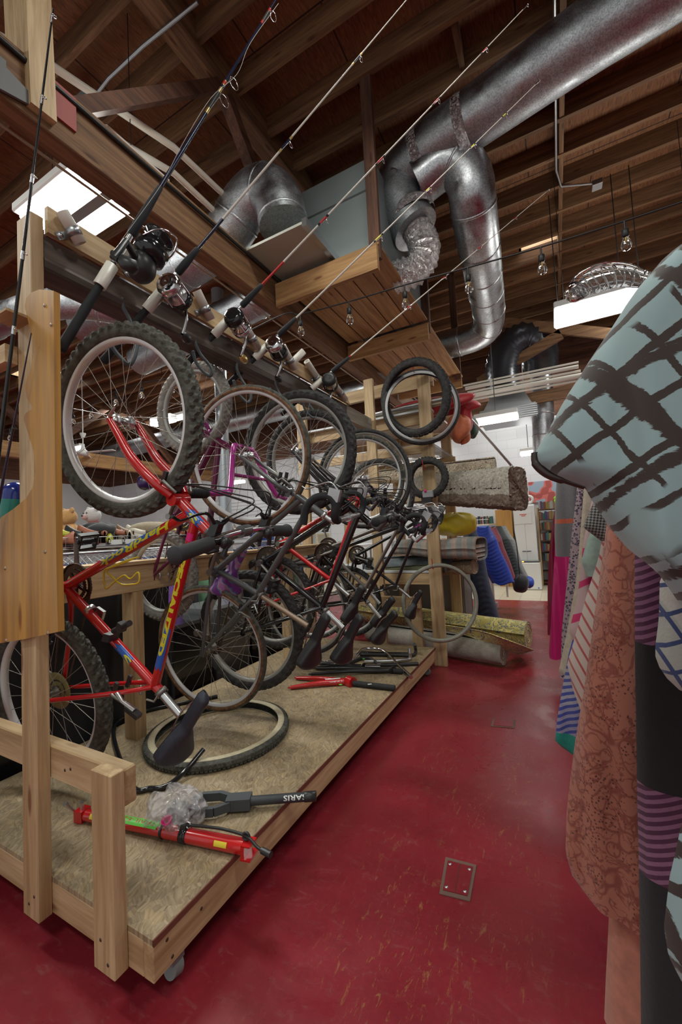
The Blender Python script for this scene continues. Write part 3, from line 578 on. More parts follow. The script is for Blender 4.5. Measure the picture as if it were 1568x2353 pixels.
# hooks under the beam
def hook(px1, px2, x=-1.44):
    A = ax_(*px1, x); C = ax_(*px2, x + .03); b = MB()
    pts = [A + V((0, 0, .035)), A, A + V((.012, .02, -.05)), (A + C) / 2 + V((.05, .02, -.06)), C + V((.03, .005, -.035)), C + V((0, -.01, -.01)), C + V((-.02, -.03, .03)), C + V((-.022, -.045, .075))]
    b.tube(smooth_pts(pts, 6), .0075, 10); b.ell(pts[-1], .0085, .0085, .0085); part('bike_hook', b, mat('vinyl_grey_coat', (.06, .07, .08), .5), t)
for a, c in (((283, 705), (285, 820)), ((450, 790), (470, 850)), ((545, 850), (560, 912)), ((632, 882), (640, 925)), ((705, 915), (712, 950)), ((762, 940), (770, 975)), ((800, 955), (806, 990))): hook(a, c)
# black drop cloth hanging behind the stand
b = MB()
b.shell(40, 12, lambda u, v: V((-2.30 + .02 * math.sin(u * 35) + .012 * math.sin(u * 90 + v * 6), .1 + u * 1.75, 1.0 - v * .98)), .004)
solo('black_drop_cloth', b, fabric('black_cloth', (.008, .008, .01), .9), 'black cloth hanging behind the bike stand below its back rail', 'cloth')
# ------------------------------------------------------------------ amber scalloped rod rack fixed to the tall post
t = thing('wall_rod_rack', 'amber stained plywood rod rack with a scalloped edge at far left', 'rod rack', (-1.55, .64, .6))
ol = [(123, 668), (124, 800), (126, 1000), (129, 1250), (133, 1452), (60, 1468), (0, 1478), (-120, 1500), (-120, 1225)]
curve = [(0, 1190), (30, 1170), (60, 1145), (75, 1120), (82, 1080), (78, 1040), (66, 1000), (53, 960), (58, 950), (76, 938), (62, 915), (57, 890), (62, 870), (72, 845), (78, 810), (76, 780), (66, 745), (57, 705), (60, 685), (72, 672), (90, 665)]
poly = [ay(p[0], p[1], .646) for p in ol + curve]
b = MB(); b.prism(poly, (0, .018, 0)); part('scalloped_board', b, M_amber, t)
b = MB()
for p in ((103, 702), (118, 746), (104, 1268), (12, 1306), (110, 1455), (14, 1472)): b.lathe(ay(*p, .646), (0, -1, 0), [(.006, 0), (.005, .002), (.0001, .003)], 10)
part('screws', b, M_rust, t)
b = MB(); A = ay(0, 835, .66); b.box((-1.75, .63, A.z - .03), (-1.525, .665, A.z + .03)); part('cross_piece', b, W['pinex'], t)
b = MB(); b.obox(ay(35, 735, .635), (.05, 0, 0), (0, .045, 0), (0, 0, .004)); part('notched_shelf', b, W['pinex'], t)
# blue and teal egg-shaped float sitting in the rack
c = ay(38, 1150, .69); t = thing('float', 'shiny blue and teal egg-shaped float lying in the rod rack at far left', 'float', c - V((0, 0, .09)))
b = MB(); b.lathe(c, (.1, 0, 1), [(.044, .0), (.044, .02), (.040, .038), (.030, .052), (.014, .060), (.0001, .062)], 24); part('upper_half', b, mat('blue_gloss', (.015, .03, .22), .15), t, 'blue upper half')
b = MB(); b.lathe(c, (.1, 0, 1), [(.046, .004), (.047, -.002), (.046, -.04), (.042, -.09), (.0001, -.095)], 24); part('lower_half', b, mat('teal_gloss', (.01, .19, .14), .35), t, 'teal lower half')
for i in range(4): b = MB(); b.box((-2.75, 1.9 + i * .42, 0), (-2.36, 2.28 + i * .42, .62 + .06 * (i % 2)), 0, .02); solo('storage_tub', b, [M_gloss, M_gry, M_gloss, mat('dark_blue_plastic', (.01, .015, .05), .4)][i], ['black plastic tub just right of the black cloth behind the bikes', 'dark grey plastic tub, second from the black cloth', 'black plastic tub, third from the black cloth', 'dark blue plastic tub, farthest behind the bikes'][i], 'tub')  # dark boxes added so the space behind the bikes stays dark
# grease box and bits at the far left below the rail
b = MB(); b.box((-2.7, .5, 0), (-2.3, 1.1, .42), 0, .03); solo('storage_tub', b, M_gloss, 'black plastic tub standing behind the stand at far left', 'tub')
# ------------------------------------------------------------------ bicycles
class Bike:
    def __init__(s, R, F, azd):
        s.R = V(R); s.F = V(F); s.f = (s.F - s.R).normalized(); s.L = (s.F - s.R).length
        n = V((math.cos(math.radians(azd)), math.sin(math.radians(azd)), 0)); s.n = (n - s.f * n.dot(s.f)).normalized()
        u = s.n.cross(s.f); s.u = u if u.x > 0 else -u
    def __call__(s, a, b, c=0.): return s.R + s.f * a + s.u * b + s.n * c
def wheel(root, nm, c, axis, R, r, tyre=M_tyre, rim=M_rim, knob=0., wall=None, spokes=28, disc=False, cass=False, hubw=.05, qr=True):
    ro = R - 2 * r + .008; b = MB(); h = r * .52
    b.ring(c, axis, [(ro, h), (ro - .003, h * 1.08), (ro - .012, h), (ro - .019, h * .45), (ro - .019, -h * .45), (ro - .012, -h), (ro - .003, -h * 1.08), (ro, -h)], 72)
    w = part(nm, b, rim, root)
    b = MB(); big = r > .022; b.torus(c, axis, R - r, r, 200 if knob else 96, 22 if knob else 12, 0, knob, .95)
    part('tyre', b, tyre, w)
    if wall: b = MB(); b.ring(c, axis, [(R - 2 * r + .004, r * .80), (R - r * 1.35, r * 1.0), (R - r * .8, r * 1.0), (R - r * .8, r * .9), (R - 2 * r + .004, r * .7)], 72); b.ring(c, axis, [(R - 2 * r + .004, -r * .80), (R - r * 1.35, -r * 1.0), (R - r * .8, -r * 1.0), (R - r * .8, -r * .9), (R - 2 * r + .004, -r * .7)], 72); part('sidewall', b, wall, w)
    b = MB(); a = V(axis).normalized(); b.lathe(c, a, [(.0001, -hubw), (.006, -hubw), (.006, -.036), (.014, -.034), (.024, -.031), (.024, -.027), (.015, -.024), (.012, 0), (.015, .024), (.024, .027), (.024, .031), (.014, .034), (.006, .036), (.006, hubw), (.0001, hubw)], 20)
    part('hub', b, M_alud if cass else M_alu, w)
    u = a.orthogonal().normalized(); v = a.cross(u)
    for k in range(spokes):
        sd = 1 if k % 2 else -1; t0 = 2 * PI * k / spokes; t1 = t0 + (.55 if (k // 2) % 2 else -.55)
        p = c + (u * math.cos(t1) + v * math.sin(t1)) * .023 + a * (.029 * sd); q = c + (u * math.cos(t0) + v * math.sin(t0)) * (ro - .017)
        b = MB(); b.tube([p, q], .0011, 4, caps=False); part('spoke', b, M_spoke, w)
    if disc: b = MB(); b.lathe(c + a * .034, a, [(.02, 0), (.06, .004), (.078, .0), (.078, .002), (.06, .006), (.02, .002)], 28); part('spoke_protector', b, M_skid, w)
    if cass:
        b = MB()
        for k in range(6): b.lathe(c + a * (.036 + k * .0045), a, [(.012, 0), (.046 - k * .0042, 0), (.048 - k * .0042, .0012), (.046 - k * .0042, .0022), (.012, .0022)], 26)
        part('cassette', b, M_cog, w)
    if qr: b = MB(); b.lathe(c - a * (hubw + .006), a, [(.0001, -.006), (.011, -.004), (.012, .004), (.006, .008)], 14); b.tube([c - a * (hubw + .006), c - a * (hubw + .012) + u * .02, c - a * (hubw + .010) + u * .05], [.005, .006, .004], 8); part('quick_release', b, M_alu, w)
    return w
def cog(b, c, a, R, teeth, th=.002, rin=.75):
    a = V(a).normalized(); u = a.orthogonal().normalized(); v = a.cross(u); n = teeth * 2; vs = []
    for k in range(n):
        t = 2 * PI * k / n; rr = R if k % 2 else R - .005; d = u * math.cos(t) + v * math.sin(t)
        vs += [c + d * rr - a * th, c + d * rr + a * th, c + d * R * rin - a * th, c + d * R * rin + a * th]
    fs = []
    for k in range(n):
        i = k * 4; j = ((k + 1) % n) * 4; fs += [(i, j, j + 1, i + 1), (i + 2, i + 3, j + 3, j + 2), (i, i + 2, j + 2, j), (i + 1, j + 1, j + 3, i + 3)]
    b.add(vs, fs)
    for k in range(5):
        t = 2 * PI * k / 5; d = u * math.cos(t) + v * math.sin(t); b.obox(c + d * R * rin * .5, d * R * rin * .5, a.cross(d) * .006, a * th)
def saddle(root, B, tail, nose, m, wid=.078, sag=.012, par=None, tilt=.38):
    "tail and nose in bike coordinates (forward, up)"
    T = V(B(*tail)); N = V(B(*nose)); d = (N - T); L = d.length; d.normalize(); up = (B.u - d * d.dot(B.u)).normalized(); s0 = B.n; up, s_ = up * math.cos(tilt) - s0 * math.sin(tilt), s0 * math.cos(tilt) + up * math.sin(tilt)
    def half(v): return wid * (1 - v / .42 * .25 if v < .05 else (1.0 if v < .12 else max(.24, 1.0 - ((v - .12) / .38) ** 1.1 * .76 if v < .5 else .24))) * (math.sqrt(max(0, 1 - ((.10 - v) / .10) ** 2)) if v < .10 else 1) * (math.sqrt(max(0, 1 - ((v - .93) / .07) ** 2)) if v > .93 else 1)
    b = MB(); nu, nv = 18, 26
    def fn(i, j):
        v = j; a = PI * i; h = max(half(v), .0015); x = -math.cos(a) * h; z = math.sin(a) ** .55 * .038 * min(1, h / .02) - sag * math.sin(PI * min(1, v * 1.1)) 
        return T + d * (L * v) + s_ * x + up * (z - (.01 if i in (0, 1) else 0))
    b.grid(nu, nv, fn); b.grid(nu, nv, lambda i, j: T + d * (L * j) + s_ * (-(1 - 2 * i) * max(half(j), .0015) * -1 * -1) + up * (-.012 - sag * math.sin(PI * min(1, j * 1.1))))
    sd = part('saddle', b, m, root); b = MB()
    for c in (-.022, .022): b.tube(smooth_pts([T + d * L * .12 + s_ * c * 1.6 - up * .015, T + d * L * .3 + s_ * c - up * .038, T + d * L * .6 + s_ * c - up * .038, T + d * L * .9 + s_ * c * .3 - up * .012], 4), .0035, 6)
    part('saddle_rails', b, M_chrome, sd); return sd
def grip(root, A, Bp, r=.016, m=M_blkm, ribs=False, nm='grip'):
    A = V(A); Bp = V(Bp); d = (Bp - A); L = d.length; d.normalize(); pr = [(.0001, -.003), (r * 1.2, -.003), (r * 1.25, .004), (r, .01)]
    if ribs:
        for k in range(14): pr += [(r, .012 + k * (L - .02) / 14), (r * 1.14, .015 + k * (L - .02) / 14), (r * 1.14, .018 + k * (L - .02) / 14), (r, .021 + k * (L - .02) / 14)]
    pr += [(r, L - .004), (r * .9, L), (.0001, L)]
    b = MB(); b.lathe(A, d, pr, 20); return part(nm, b, m, root)
def bike(name, label, B, N, fr, rad, Rw=.335, rw=.025, tyre=M_tyre, rim=M_rim, knob=0., wall=None, bar='flat', barm=M_blk, tube=.0155, forkm=None, seatm=M_blk, postm=M_alu, Rf=None, detail=1, stem=True, disc=False, fc=None, geared=True, crank_a=1.2, nspk=28, forkr=.013, seatwid=.078, gripm=M_blkm, rads=None):
    k = B.L / 1.05; rear = N.get('rh', (0, 0)); front = N.get('fh', (B.L, 0)); t = thing(name, label, 'bicycle', (B.R.x, B.R.y, ZP + .01), 'bicycles hanging from the stand beam')
    bb, sc, cr, dt, tt, ht, po, nose, tail = [N[q] for q in ('bb', 'sc', 'cr', 'dt', 'tt', 'ht', 'po', 'nose', 'tail')]
    b = MB(); b.tube([B(*bb), B(*dt)], rad[0], 16); b.tube([B(*sc), B(*tt)], rad[1], 16)
    scx = (sc[0] + (sc[0] - bb[0]) * .07, sc[1] + (sc[1] - bb[1]) * .07); b.tube([B(*bb), B(*scx)], rad[1], 16)
    b.tube([B(*cr), B(*ht)], rad[1] * 1.18, 18); b.tube([B(*bb, -.036), B(*bb, .036)], .021, 18)
    for c in (-1, 1):
        b.tube(smooth_pts([B(bb[0] - .03, bb[1], c * .02), B(bb[0] * .7 + rear[0] * .3, bb[1] * .7 + rear[1] * .3, c * .045), B(rear[0], rear[1], c * .062)], 4), [.010] * 4 + [.009] * 4 + [.007], 10)
        b.tube(smooth_pts([B(sc[0], sc[1], c * .012), B(sc[0] * .75 + rear[0] * .25, sc[1] * .75 + rear[1] * .25, c * .042), B(rear[0], rear[1], c * .062)], 4), [.009] * 8 + [.0065], 10)
        b.obox(B(rear[0], rear[1], c * .062), B.f * .018, B.u * .014, B.n * .003)
    frame = part('frame', b, fr, t)
    # fork
    fo = forkm or fr; b = MB(); ax0 = V((ht[0] - cr[0], ht[1] - cr[1], 0)).normalized()
    pts = fc or [(front[0], front[1]), (cr[0] * .4 + front[0] * .6 + .004, cr[1] * .4 + front[1] * .6 - .012), (cr[0] * .8 + front[0] * .2, cr[1] * .8 + front[1] * .2), (cr[0] + .002, cr[1] - .004)]
    for c in (-1, 1):
        P = smooth_pts([B(p[0], p[1], c * (.056 if i < len(pts) - 1 else .030)) for i, p in enumerate(pts)], 6); b.tube(P, [forkr * (.62 + .38 * min(1, i / (len(P) * .5))) for i in range(len(P))], 12)
        b.obox(P[0], B.f * .012, B.u * .009, B.n * .003)
    b.tube([B(cr[0], cr[1], -.036), B(cr[0], cr[1], .036)], forkr * 1.25, 14); fork = part('fork', b, fo, t)
    wheel(t, 'front_wheel', B(*front), B.n, Rf or Rw, rw, tyre, rim, knob, wall, nspk)
    wheel(t, 'rear_wheel', B(*rear), B.n, Rw, rw, tyre, rim, knob, wall, nspk, disc, geared)
    b = MB(); b.tube([B(*sc), B(*po)], rad[1] * .86, 16); sp = part('seatpost', b, postm, t); b = MB(); b.lathe(B(*scx), B(*po) - B(*sc), [(rad[1] + .001, -.012), (rad[1] + .005, -.012), (rad[1] + .005, .006), (rad[1] + .001, .006)], 18); b.tube([B(scx[0], scx[1], -.02), B(scx[0] - .02, scx[1], -.03), B(scx[0] - .03, scx[1] - .03, -.032)], .004, 8); part('seat_clamp', b, M_alud, frame)
    saddle(t, B, tail, nose, seatm, seatwid)
    # drivetrain
    b = MB(); cog(b, B(*bb, .048), B.n, .085, 42); cog(b, B(*bb, .040), B.n, .064, 34); cr_ = part('chainrings', b, M_cog, t)
    for sgn, da in ((-1, 0), (1, PI)):
        a_ = crank_a + da; e = (bb[0] + .165 * math.cos(a_), bb[1] + .165 * math.sin(a_)); b = MB()
        b.tube([B(*bb, sgn * .05), B(*e, sgn * .068)], [.012, .009], 10, flat=.6); b.tube([B(*bb, sgn * .04), B(*bb, sgn * .062)], .017, 14); arm = part('crank_arm', b, M_alud, t)
        b = MB(); pc = B(*e, sgn * .115); b.obox(pc - B.f * .03, B.f * .005, B.u * .012, B.n * .042); b.obox(pc + B.f * .03, B.f * .005, B.u * .012, B.n * .042); b.tube([B(*e, sgn * .07), B(*e, sgn * .155)], .009, 10)
        b.obox(B(*e, sgn * .155), B.f * .034, B.u * .010, B.n * .003); b.obox(B(*e, sgn * .082), B.f * .034, B.u * .010, B.n * .003); pd = part('pedal', b, M_blk, arm)
        if detail > 1: b = MB(); b.obox(pc - B.f * .0355, B.f * .001, B.u * .008, B.n * .022); part('reflector', b, mat('amber_reflector', (.6, .25, .01), .25), pd)
    b = MB(); cc = B(*bb, .045); rc = B(rear[0], rear[1], .045); lp = []
    for q in range(13): a_ = PI / 2 - PI * q / 12; lp.append(cc + (B.f * math.cos(a_) + B.u * math.sin(a_)) * .083)
    for q in range(9): a_ = -PI / 2 - PI * q / 8; lp.append(rc + (B.f * math.cos(a_) + B.u * math.sin(a_)) * .035)
    lp.append(lp[0]); ls = []
    for p0, p1 in zip(lp, lp[1:]):
        k_ = max(1, int((p1 - p0).length / .0115))
        for q in range(k_): ls.append(p0.lerp(p1, q / k_))
    b.tube(ls, [.0045 if q % 2 else .0028 for q in range(len(ls))], 6, closed=True, smooth=False); part('chain', b, M_cog, t)
    if geared: b = MB(); q = (rear[0] + .02, rear[1] - .06); b.tube([B(rear[0], rear[1], .066), B(q[0], q[1], .062)], .008, 8); b.obox(B(q[0] - .0, q[1] - .04, .05), B.f * .014, B.u * .045, B.n * .004); b.tube([B(q[0], q[1] - .07, .04), B(q[0], q[1] - .07, .052)], .018, 12); part('derailleur', b, M_alud, t)
    # brakes
    for c in (-1, 1):
        for (x, y, uu) in ((cr[0] + .04, cr[1] - .05, 1), (sc[0] * .72 + rear[0] * .28, sc[1] * .72 + rear[1] * .28, 1)):
            b = MB(); b.tube([B(x, y, c * .045), B(x + .015, y + .02, c * .062), B(x - .01, y + .06, c * .035)], .0055, 8); ba = part('brake_arm', b, M_alud, t); b = MB(); b.obox(B(x + .012, y - .006, c * .030), B.f * .026, B.u * .007, B.n * .005); part('brake_pad', b, M_blk, ba)
    # stem and handlebar
    sd = V((ht[0] - cr[0], ht[1] - cr[1], 0)).normalized(); s0 = (ht[0] + sd.x * .05, ht[1] + sd.y * .05); bc = N.get('bar', (ht[0] + .05 * k, ht[1] + .12)); b = MB()
    b.tube([B(*ht), B(*s0)], .0125, 14); b.tube([B(*s0), B(*bc)], [.015, .013], 14); b.tube([B(bc[0], bc[1], -.022), B(bc[0], bc[1], .022)], .019, 16)
    b.lathe(B(*ht), B(*s0) - B(*ht), [(.018, -.004), (.020, 0), (.020, .008), (.013, .012)], 18); part('stem', b, M_alu if bar == 'drop' else (fr if bar == 'bmx' else M_gry), t)
    x, y = bc; hb = None
    if bar == 'flat':
        W_ = .285; b = MB(); b.tube(smooth_pts([B(x - .03, y + .006, -W_), B(x - .006, y + .002, -W_ * .45), B(x, y, 0), B(x - .006, y + .002, W_ * .45), B(x - .03, y + .006, W_)], 5), .0112, 14); hb = part('handlebar', b, barm, t)
        for c in (-1, 1):
            grip(hb, B(x - .031, y + .006, c * W_ * 1.03), B(x - .018, y + .004, c * W_ * .57), .0165 if gripm is M_blkm else .0205, gripm)
            b = MB(); cc = c * W_ * .52; b.tube([B(x - .014, y + .003, cc - .01), B(x - .014, y + .003, cc + .016)], .016, 12); b.obox(B(x + .016, y - .012, cc - c * .012), B.f * .022, B.u * .013, B.n * .014)
            b.tube([B(x + .03, y - .01, cc - c * .03), B(x + .045, y - .012, cc - c * .055)], .0075, 8); b.tube(smooth_pts([B(x + .034, y - .012, cc), B(x + .058, y - .03, cc + c * .02), B(x + .05, y - .045, cc + c * .05), B(x + .038, y - .045, cc + c * .10), B(x + .05, y - .05, cc + c * .13)], 4), [.007] * 10 + [.0055] * 7, 8, flat=.6); part('brake_lever', b, M_gloss, hb)
            b = MB(); b.lathe(B(x - .014, y + .022, cc - c * .03), B.u, [(.0001, -.01), (.017, -.01), (.019, 0), (.016, .012), (.0001, .013)], 14); b.tube([B(x - .014, y + .03, cc - c * .03), B(x - .05, y + .035, cc - c * .02)], [.006, .009], 8); part('shifter', b, M_blk, hb)
    elif bar == 'drop':
        W_ = .195; b = MB(); P = [(0, 0, 0), (.0, 0, .10), (.003, 0, .165), (.03, -.002, W_), (.075, -.012, W_), (.092, -.05, W_), (.07, -.10, W_ * 1.03), (.02, -.125, W_ * 1.05), (-.045, -.12, W_ * 1.07)]
        for c in (-1, 1):
            bt = smooth_pts([B(x + p[0], y + p[1], c * p[2]) for p in P], 5); b.tube(bt[:9], .0122, 12)
        hb = part('handlebar', b, M_alu, t)
        for c in (-1, 1):
            bt = smooth_pts([B(x + p[0], y + p[1], c * p[2]) for p in P], 5); b = MB(); b.tube(bt[8:], [.0162 + (.0006 if q % 3 == 0 else 0) for q in range(len(bt) - 8)], 14); part('bar_tape', b, M_blkm, hb)
            b = MB(); b.obox(B(x + .106, y - .022, c * W_), B.f * .025, B.u * .024, B.n * .013); b.tube(smooth_pts([B(x + .128, y - .012, c * W_), B(x + .15, y - .05, c * W_), B(x + .125, y - .10, c * W_ * 1.02), B(x + .10, y - .14, c * W_ * 1.03), B(x + .105, y - .165, c * W_ * 1.03)], 4), [.007] * 9 + [.0055] * 8, 8, flat=.55); part('brake_lever', b, M_alu, hb)
    elif bar == 'bmx':
        b = MB(); rx, ry = -.235, .11; 
        for c in (-1, 1):
            b.tube(smooth_pts([B(x, y, c * .0), B(x, y, c * .05), B(x - .02, y + .012, c * .09), B(x + rx * .9, y + ry * .9, c * .19), B(x + rx, y + ry, c * .24), B(x + rx - .015, y + ry + .005, c * .48)], 6), .0145, 14)
        b.tube([B(x + rx * .62, y + ry * .62, -.152), B(x + rx * .62, y + ry * .62, .152)], .009, 10); hb = part('handlebar', b, barm, t)
        for c in (-1, 1): grip(hb, B(x + rx - .016, y + ry + .005, c * .49), B(x + rx - .009, y + ry + .003, c * .355), .019, M_blkm, True)
    # cables
    if bar != 'bmx':
        for c, h_ in ((-1, .10), (1, .14), (-.6, .07), (.5, .05)):
            b = MB(); b.tube(smooth_pts([B(x + .04, y - .012, c * .12), B(x + .05 + h_ * .6, y + .02, c * .04), B(x + .06 + h_ * .4, y - .06, c * .02), B(cr[0] + .05, cr[1] - .01, c * .02), B(cr[0] - .04, cr[1] - .05, c * .03)], 6), .0024, 6); part('cable', b, M_cable, t)
    return t, frame, fork, hb
def std(k=1.0, sh=.55, sl=.0, top=.60):
    N = dict(bb=(.425, -.045), sc=(.30, .38), cr=(.90, .335), dt=(.88, .385), tt=(.868, .42), ht=(.852, .47), po=(.245, .53), tail=(.07, .575), nose=(.345, .60), bar=(.93, .56))
    return {a: (b_[0] * k, b_[1] * k) for a, b_ in N.items()}
def onface(B, p, q, r, view_c=-1):
    "returns a map putting flat letters on the near side of a round frame tube from p to q"
    A = B(*p); Z = B(*q); d = (Z - A).normalized(); nn = (B.n * view_c).normalized(); s_ = d.cross(nn)
    return A, d, nn, s_
def decal(parent, B, p, q, r, txt, size, f0, f1, m, flip=1, mirror=1, shear=0., off=.0, bold=.0):
    A, d, nn, s_ = onface(B, p, q, r); L = (B(*q) - A).length; rr = r + .0007; 
    def fn(x, y):
        a = -(y - size * .35) / r * flip * mirror + off; t_ = (f0 + (f1 - f0) * x) * L
        return A + d * t_ + nn * (rr * math.cos(a)) + s_ * (rr * math.sin(a))
    return part('lettering', lettering(txt, size, fn, bold, shear), m, parent)
def band(parent, B, p, q, r, f0, f1, m, nm='decal', a0=-1.2, a1=1.2, jag=0.):
    A, d, nn, s_ = onface(B, p, q, r); L = (B(*q) - A).length; b = MB()
    b.grid(16, 14, lambda u, v: A + d * (L * (f0 + (f1 - f0) * v + (jag * math.sin(u * 17) * (1 if v in (0, 1) else 0)))) + (nn * math.cos(a0 + (a1 - a0) * u) + s_ * math.sin(a0 + (a1 - a0) * u)) * (r + .0004)); return part(nm, b, m, parent)
# 1. red mountain bike
B = Bike((-1.892, .923, .60), (-1.324, .894, 1.633), 100); B1 = B
N = dict(bb=(.476, -.064), sc=(.355, .469), cr=(1.023, .325), dt=(1.003, .389), tt=(.988, .415), ht=(.975, .475), po=(.317, .604), nose=(.455, .665), tail=(.14, .63), bar=(1.036, .60))
t, fr, fo, hb = bike('mountain_bike', 'red mountain bike hanging nearest the camera with knobbly tyres', B, N, M_red, (.0175, .0165), .335, .027, M_tyre2, M_rim, .0075, None, 'flat', M_chrome, disc=True, forkr=.0165,
    fc=[(1.18, .0), (1.15, .05), (1.095, .14), (1.06, .25), (1.035, .318)], seatm=fabric('navy_black_vinyl', (.03, .034, .05), .5, .2, 80, 0), postm=M_alu, crank_a=2.6, gripm=mat('dark_grey_rubber_grip', (.035, .036, .04), .75), seatwid=.072)
dt0, dt1 = N['bb'], N['dt']; band(fr, B, dt0, dt1, .0175, .36, .80, M_blue, 'blue_decal', -1.1, .35, .01); decal(fr, B, dt1, dt0, .0175, 'HardRock', .036, .12, .66, M_yel, 1, 1, .25, 0, .0012)
tp0, tp1 = N['tt'], N['sc']; band(fr, B, tp0, tp1, .0165, .62, 1.0 - .12, M_blue, 'blue_decal', -1.1, 1.2, .012); decal(fr, B, tp0, tp1, .0165, 'SPECIALIZED', .027, .16, .80, M_yel, 1, 1, 0, 0, .0016)
st0, st1 = N['bb'], N['sc']; band(fr, B, st0, st1, .0165, .62, .76, M_blue, 'blue_decal', -1.3, 1.3, .02); decal(fr, B, st0, st1, .0167, 'S', .034, .70, .78, M_yel, 1, 1, 0, 0, .001)
band(fr, B, N['cr'], N['ht'], .0195, .42, .78, M_blue, 'blue_decal', -1.2, .6, .06); decal(fr, B, N['cr'], N['ht'], .0198, 'S', .032, .45, .72, M_yel, 1, 1, 0, 0, .001)
band(fr, B, tp0, tp1, .0166, .07, .115, M_pinkst, 'pink_price_sticker', -.9, 1.0)
# bottle cage and lamp clamp on the red bike
def P1(px, py, c=-.0):
    r = ray(px, py); o = B1.R + B1.n * c; return CP + r * ((o - CP).dot(B1.n) / r.dot(B1.n))
b = MB(); b.tube(smooth_pts([P1(*p, -.03) for p in ((305, 1285), (262, 1302), (240, 1312), (243, 1352), (262, 1338), (285, 1322), (300, 1330), (318, 1315), (319, 1338), (300, 1343), (278, 1342), (258, 1325), (246, 1310), (285, 1290), (318, 1280))], 5), .0032, 8); part('bottle_cage', b, M_yelp, fr)
b = MB(); c = P1(255, 1462, -.02); b.obox(c, B1.u * .016 + B1.f * .006, B1.f * .016, B1.n * .022); c2 = P1(280, 1440, -.035); b.obox(c2, B1.u * .012, B1.f * .016, B1.n * .014); b.tube([P1(262, 1450, -.03), P1(298, 1432, -.045)], .011, 14); part('lamp_clamp', b, M_blk, fr, 'black lamp bracket')
b = MB(); b.lathe(P1(208, 1401, 0), B(*N['sc']) - B(*N['bb']), [(.0172, -.009), (.02, -.009), (.02, .009), (.0172, .009)], 18); b.obox(P1(230, 1410, .03), B1.u * .02, B1.f * .02, B1.n * .006); part('front_derailleur', b, M_alu, fr)
b = MB(); b.tube([P1(270, 1592, -.05), P1(282, 1612, -.06), P1(310, 1632, -.06)], [.009, .008, .011], 10, flat=.5); part('brake_arm', b, M_alu, fr); b = MB(); b.obox(P1(306, 1636, -.06), B1.u * .03, B1.f * .008, B1.n * .012); part('brake_pad', b, M_blk, fr)
# 2. purple bmx
B = Bike((-1.885, 1.56, 1.01), (-1.709, 1.565, 1.926), 95)
N = dict(bb=(.33, -.04), sc=(.30, .20), cr=(.80, .10), dt=(.775, .18), tt=(.765, .20), ht=(.74, .25), po=(.24, .36), tail=(-.035, .34), nose=(.235, .425), bar=(.735, .36), rh=(-.013, -.10))
t, fr, fo, hb = bike('bmx_bike', 'purple bmx bike with muddy grey tyres and a patterned saddle behind the red bike', B, N, M_plum, (.019, .016), .254, .026, M_tyreg, M_rimg, .004, None, 'bmx', M_purp, forkm=M_purp, seatm=None or M_blk, geared=False, crank_a=.4, detail=2, forkr=.013, nspk=28, seatwid=.095)
def pat_saddle():
    m = mat('patterned_saddle', (.3, .1, .5), .4); t_ = NT(m); v = t_.coords((1, 1, 1)); w = t_.wave(v, 9, 5, 2); n = t_.noise(v, 14, 2); c = t_.ramp(w, [(.0, (.20, .05, .30)), (.4, (.30, .12, .45)), (.45, (.03, .28, .42)), (.62, (.04, .33, .5)), (.66, (.5, .34, .38)), (.85, (.45, .2, .5))], 'CONSTANT'); t_.col(c); return m
for o in t.children:
    if o.name.startswith('saddle'): o.data.materials[0] = pat_saddle(); o['label'] = 'purple and turquoise patterned saddle'
# 3. grey road bike with drop bars
B = Bike((-1.654, 1.574, .631), (-1.30, 1.512, 1.595), 100)
N = dict(bb=(.425, -.05), sc=(.355, .22), cr=(.925, .27), dt=(.905, .33), tt=(.885, .38), ht=(.86, .455), po=(.325, .50), tail=(.13, .545), nose=(.42, .575), bar=(.885, .575), fh=(1.03, 0))
N['sc'] = (.385, .21)
bike('road_bike', 'grey road bike with black taped drop bars, rusty seatpost and brown tyre walls', B, N, M_gry, (.0155, .0145), .34, .0155, M_tyre2, M_rim, 0., M_gum, 'drop', M_alu, forkr=.011, postm=M_rust, seatm=M_blk, crank_a=.2)
# 4. black mountain bike
B = Bike((-1.573, 1.793, .683), (-1.21, 1.819, 1.651), 98)
N = dict(bb=(.40, -.02), sc=(.285, .38), cr=(.865, .31), dt=(.84, .38), tt=(.82, .43), ht=(.79, .50), po=(.225, .52), tail=(.05, .555), nose=(.33, .585), bar=(.86, .60), fh=(1.034, 0))
bike('mountain_bike', 'black mountain bike with silver seatpost hanging next after the grey road bike', B, N, M_bk, (.019, .0165), .335, .026, M_tyre, M_rimg, .004, None, 'flat', M_gry, forkr=.017, postm=M_alu, crank_a=2.0)
# 5. red and black mountain bike
B = Bike((-1.81, 2.32, .744), (-1.447, 2.317, 1.717), 98); t, fr, fo, hb = bike('mountain_bike', 'slim red mountain bike hanging in the middle of the row with black lettering', B, std(.99), M_red, (.0165, .015), .33, .026, M_tyre, M_rimg, .004, None, 'flat', M_blk, forkm=M_bk, crank_a=1.0)
N = std(.99); decal(fr, B, N['dt'], N['bb'], .0165, 'DIAMOND BACK', .026, .1, .6, M_bk, 1, 1)
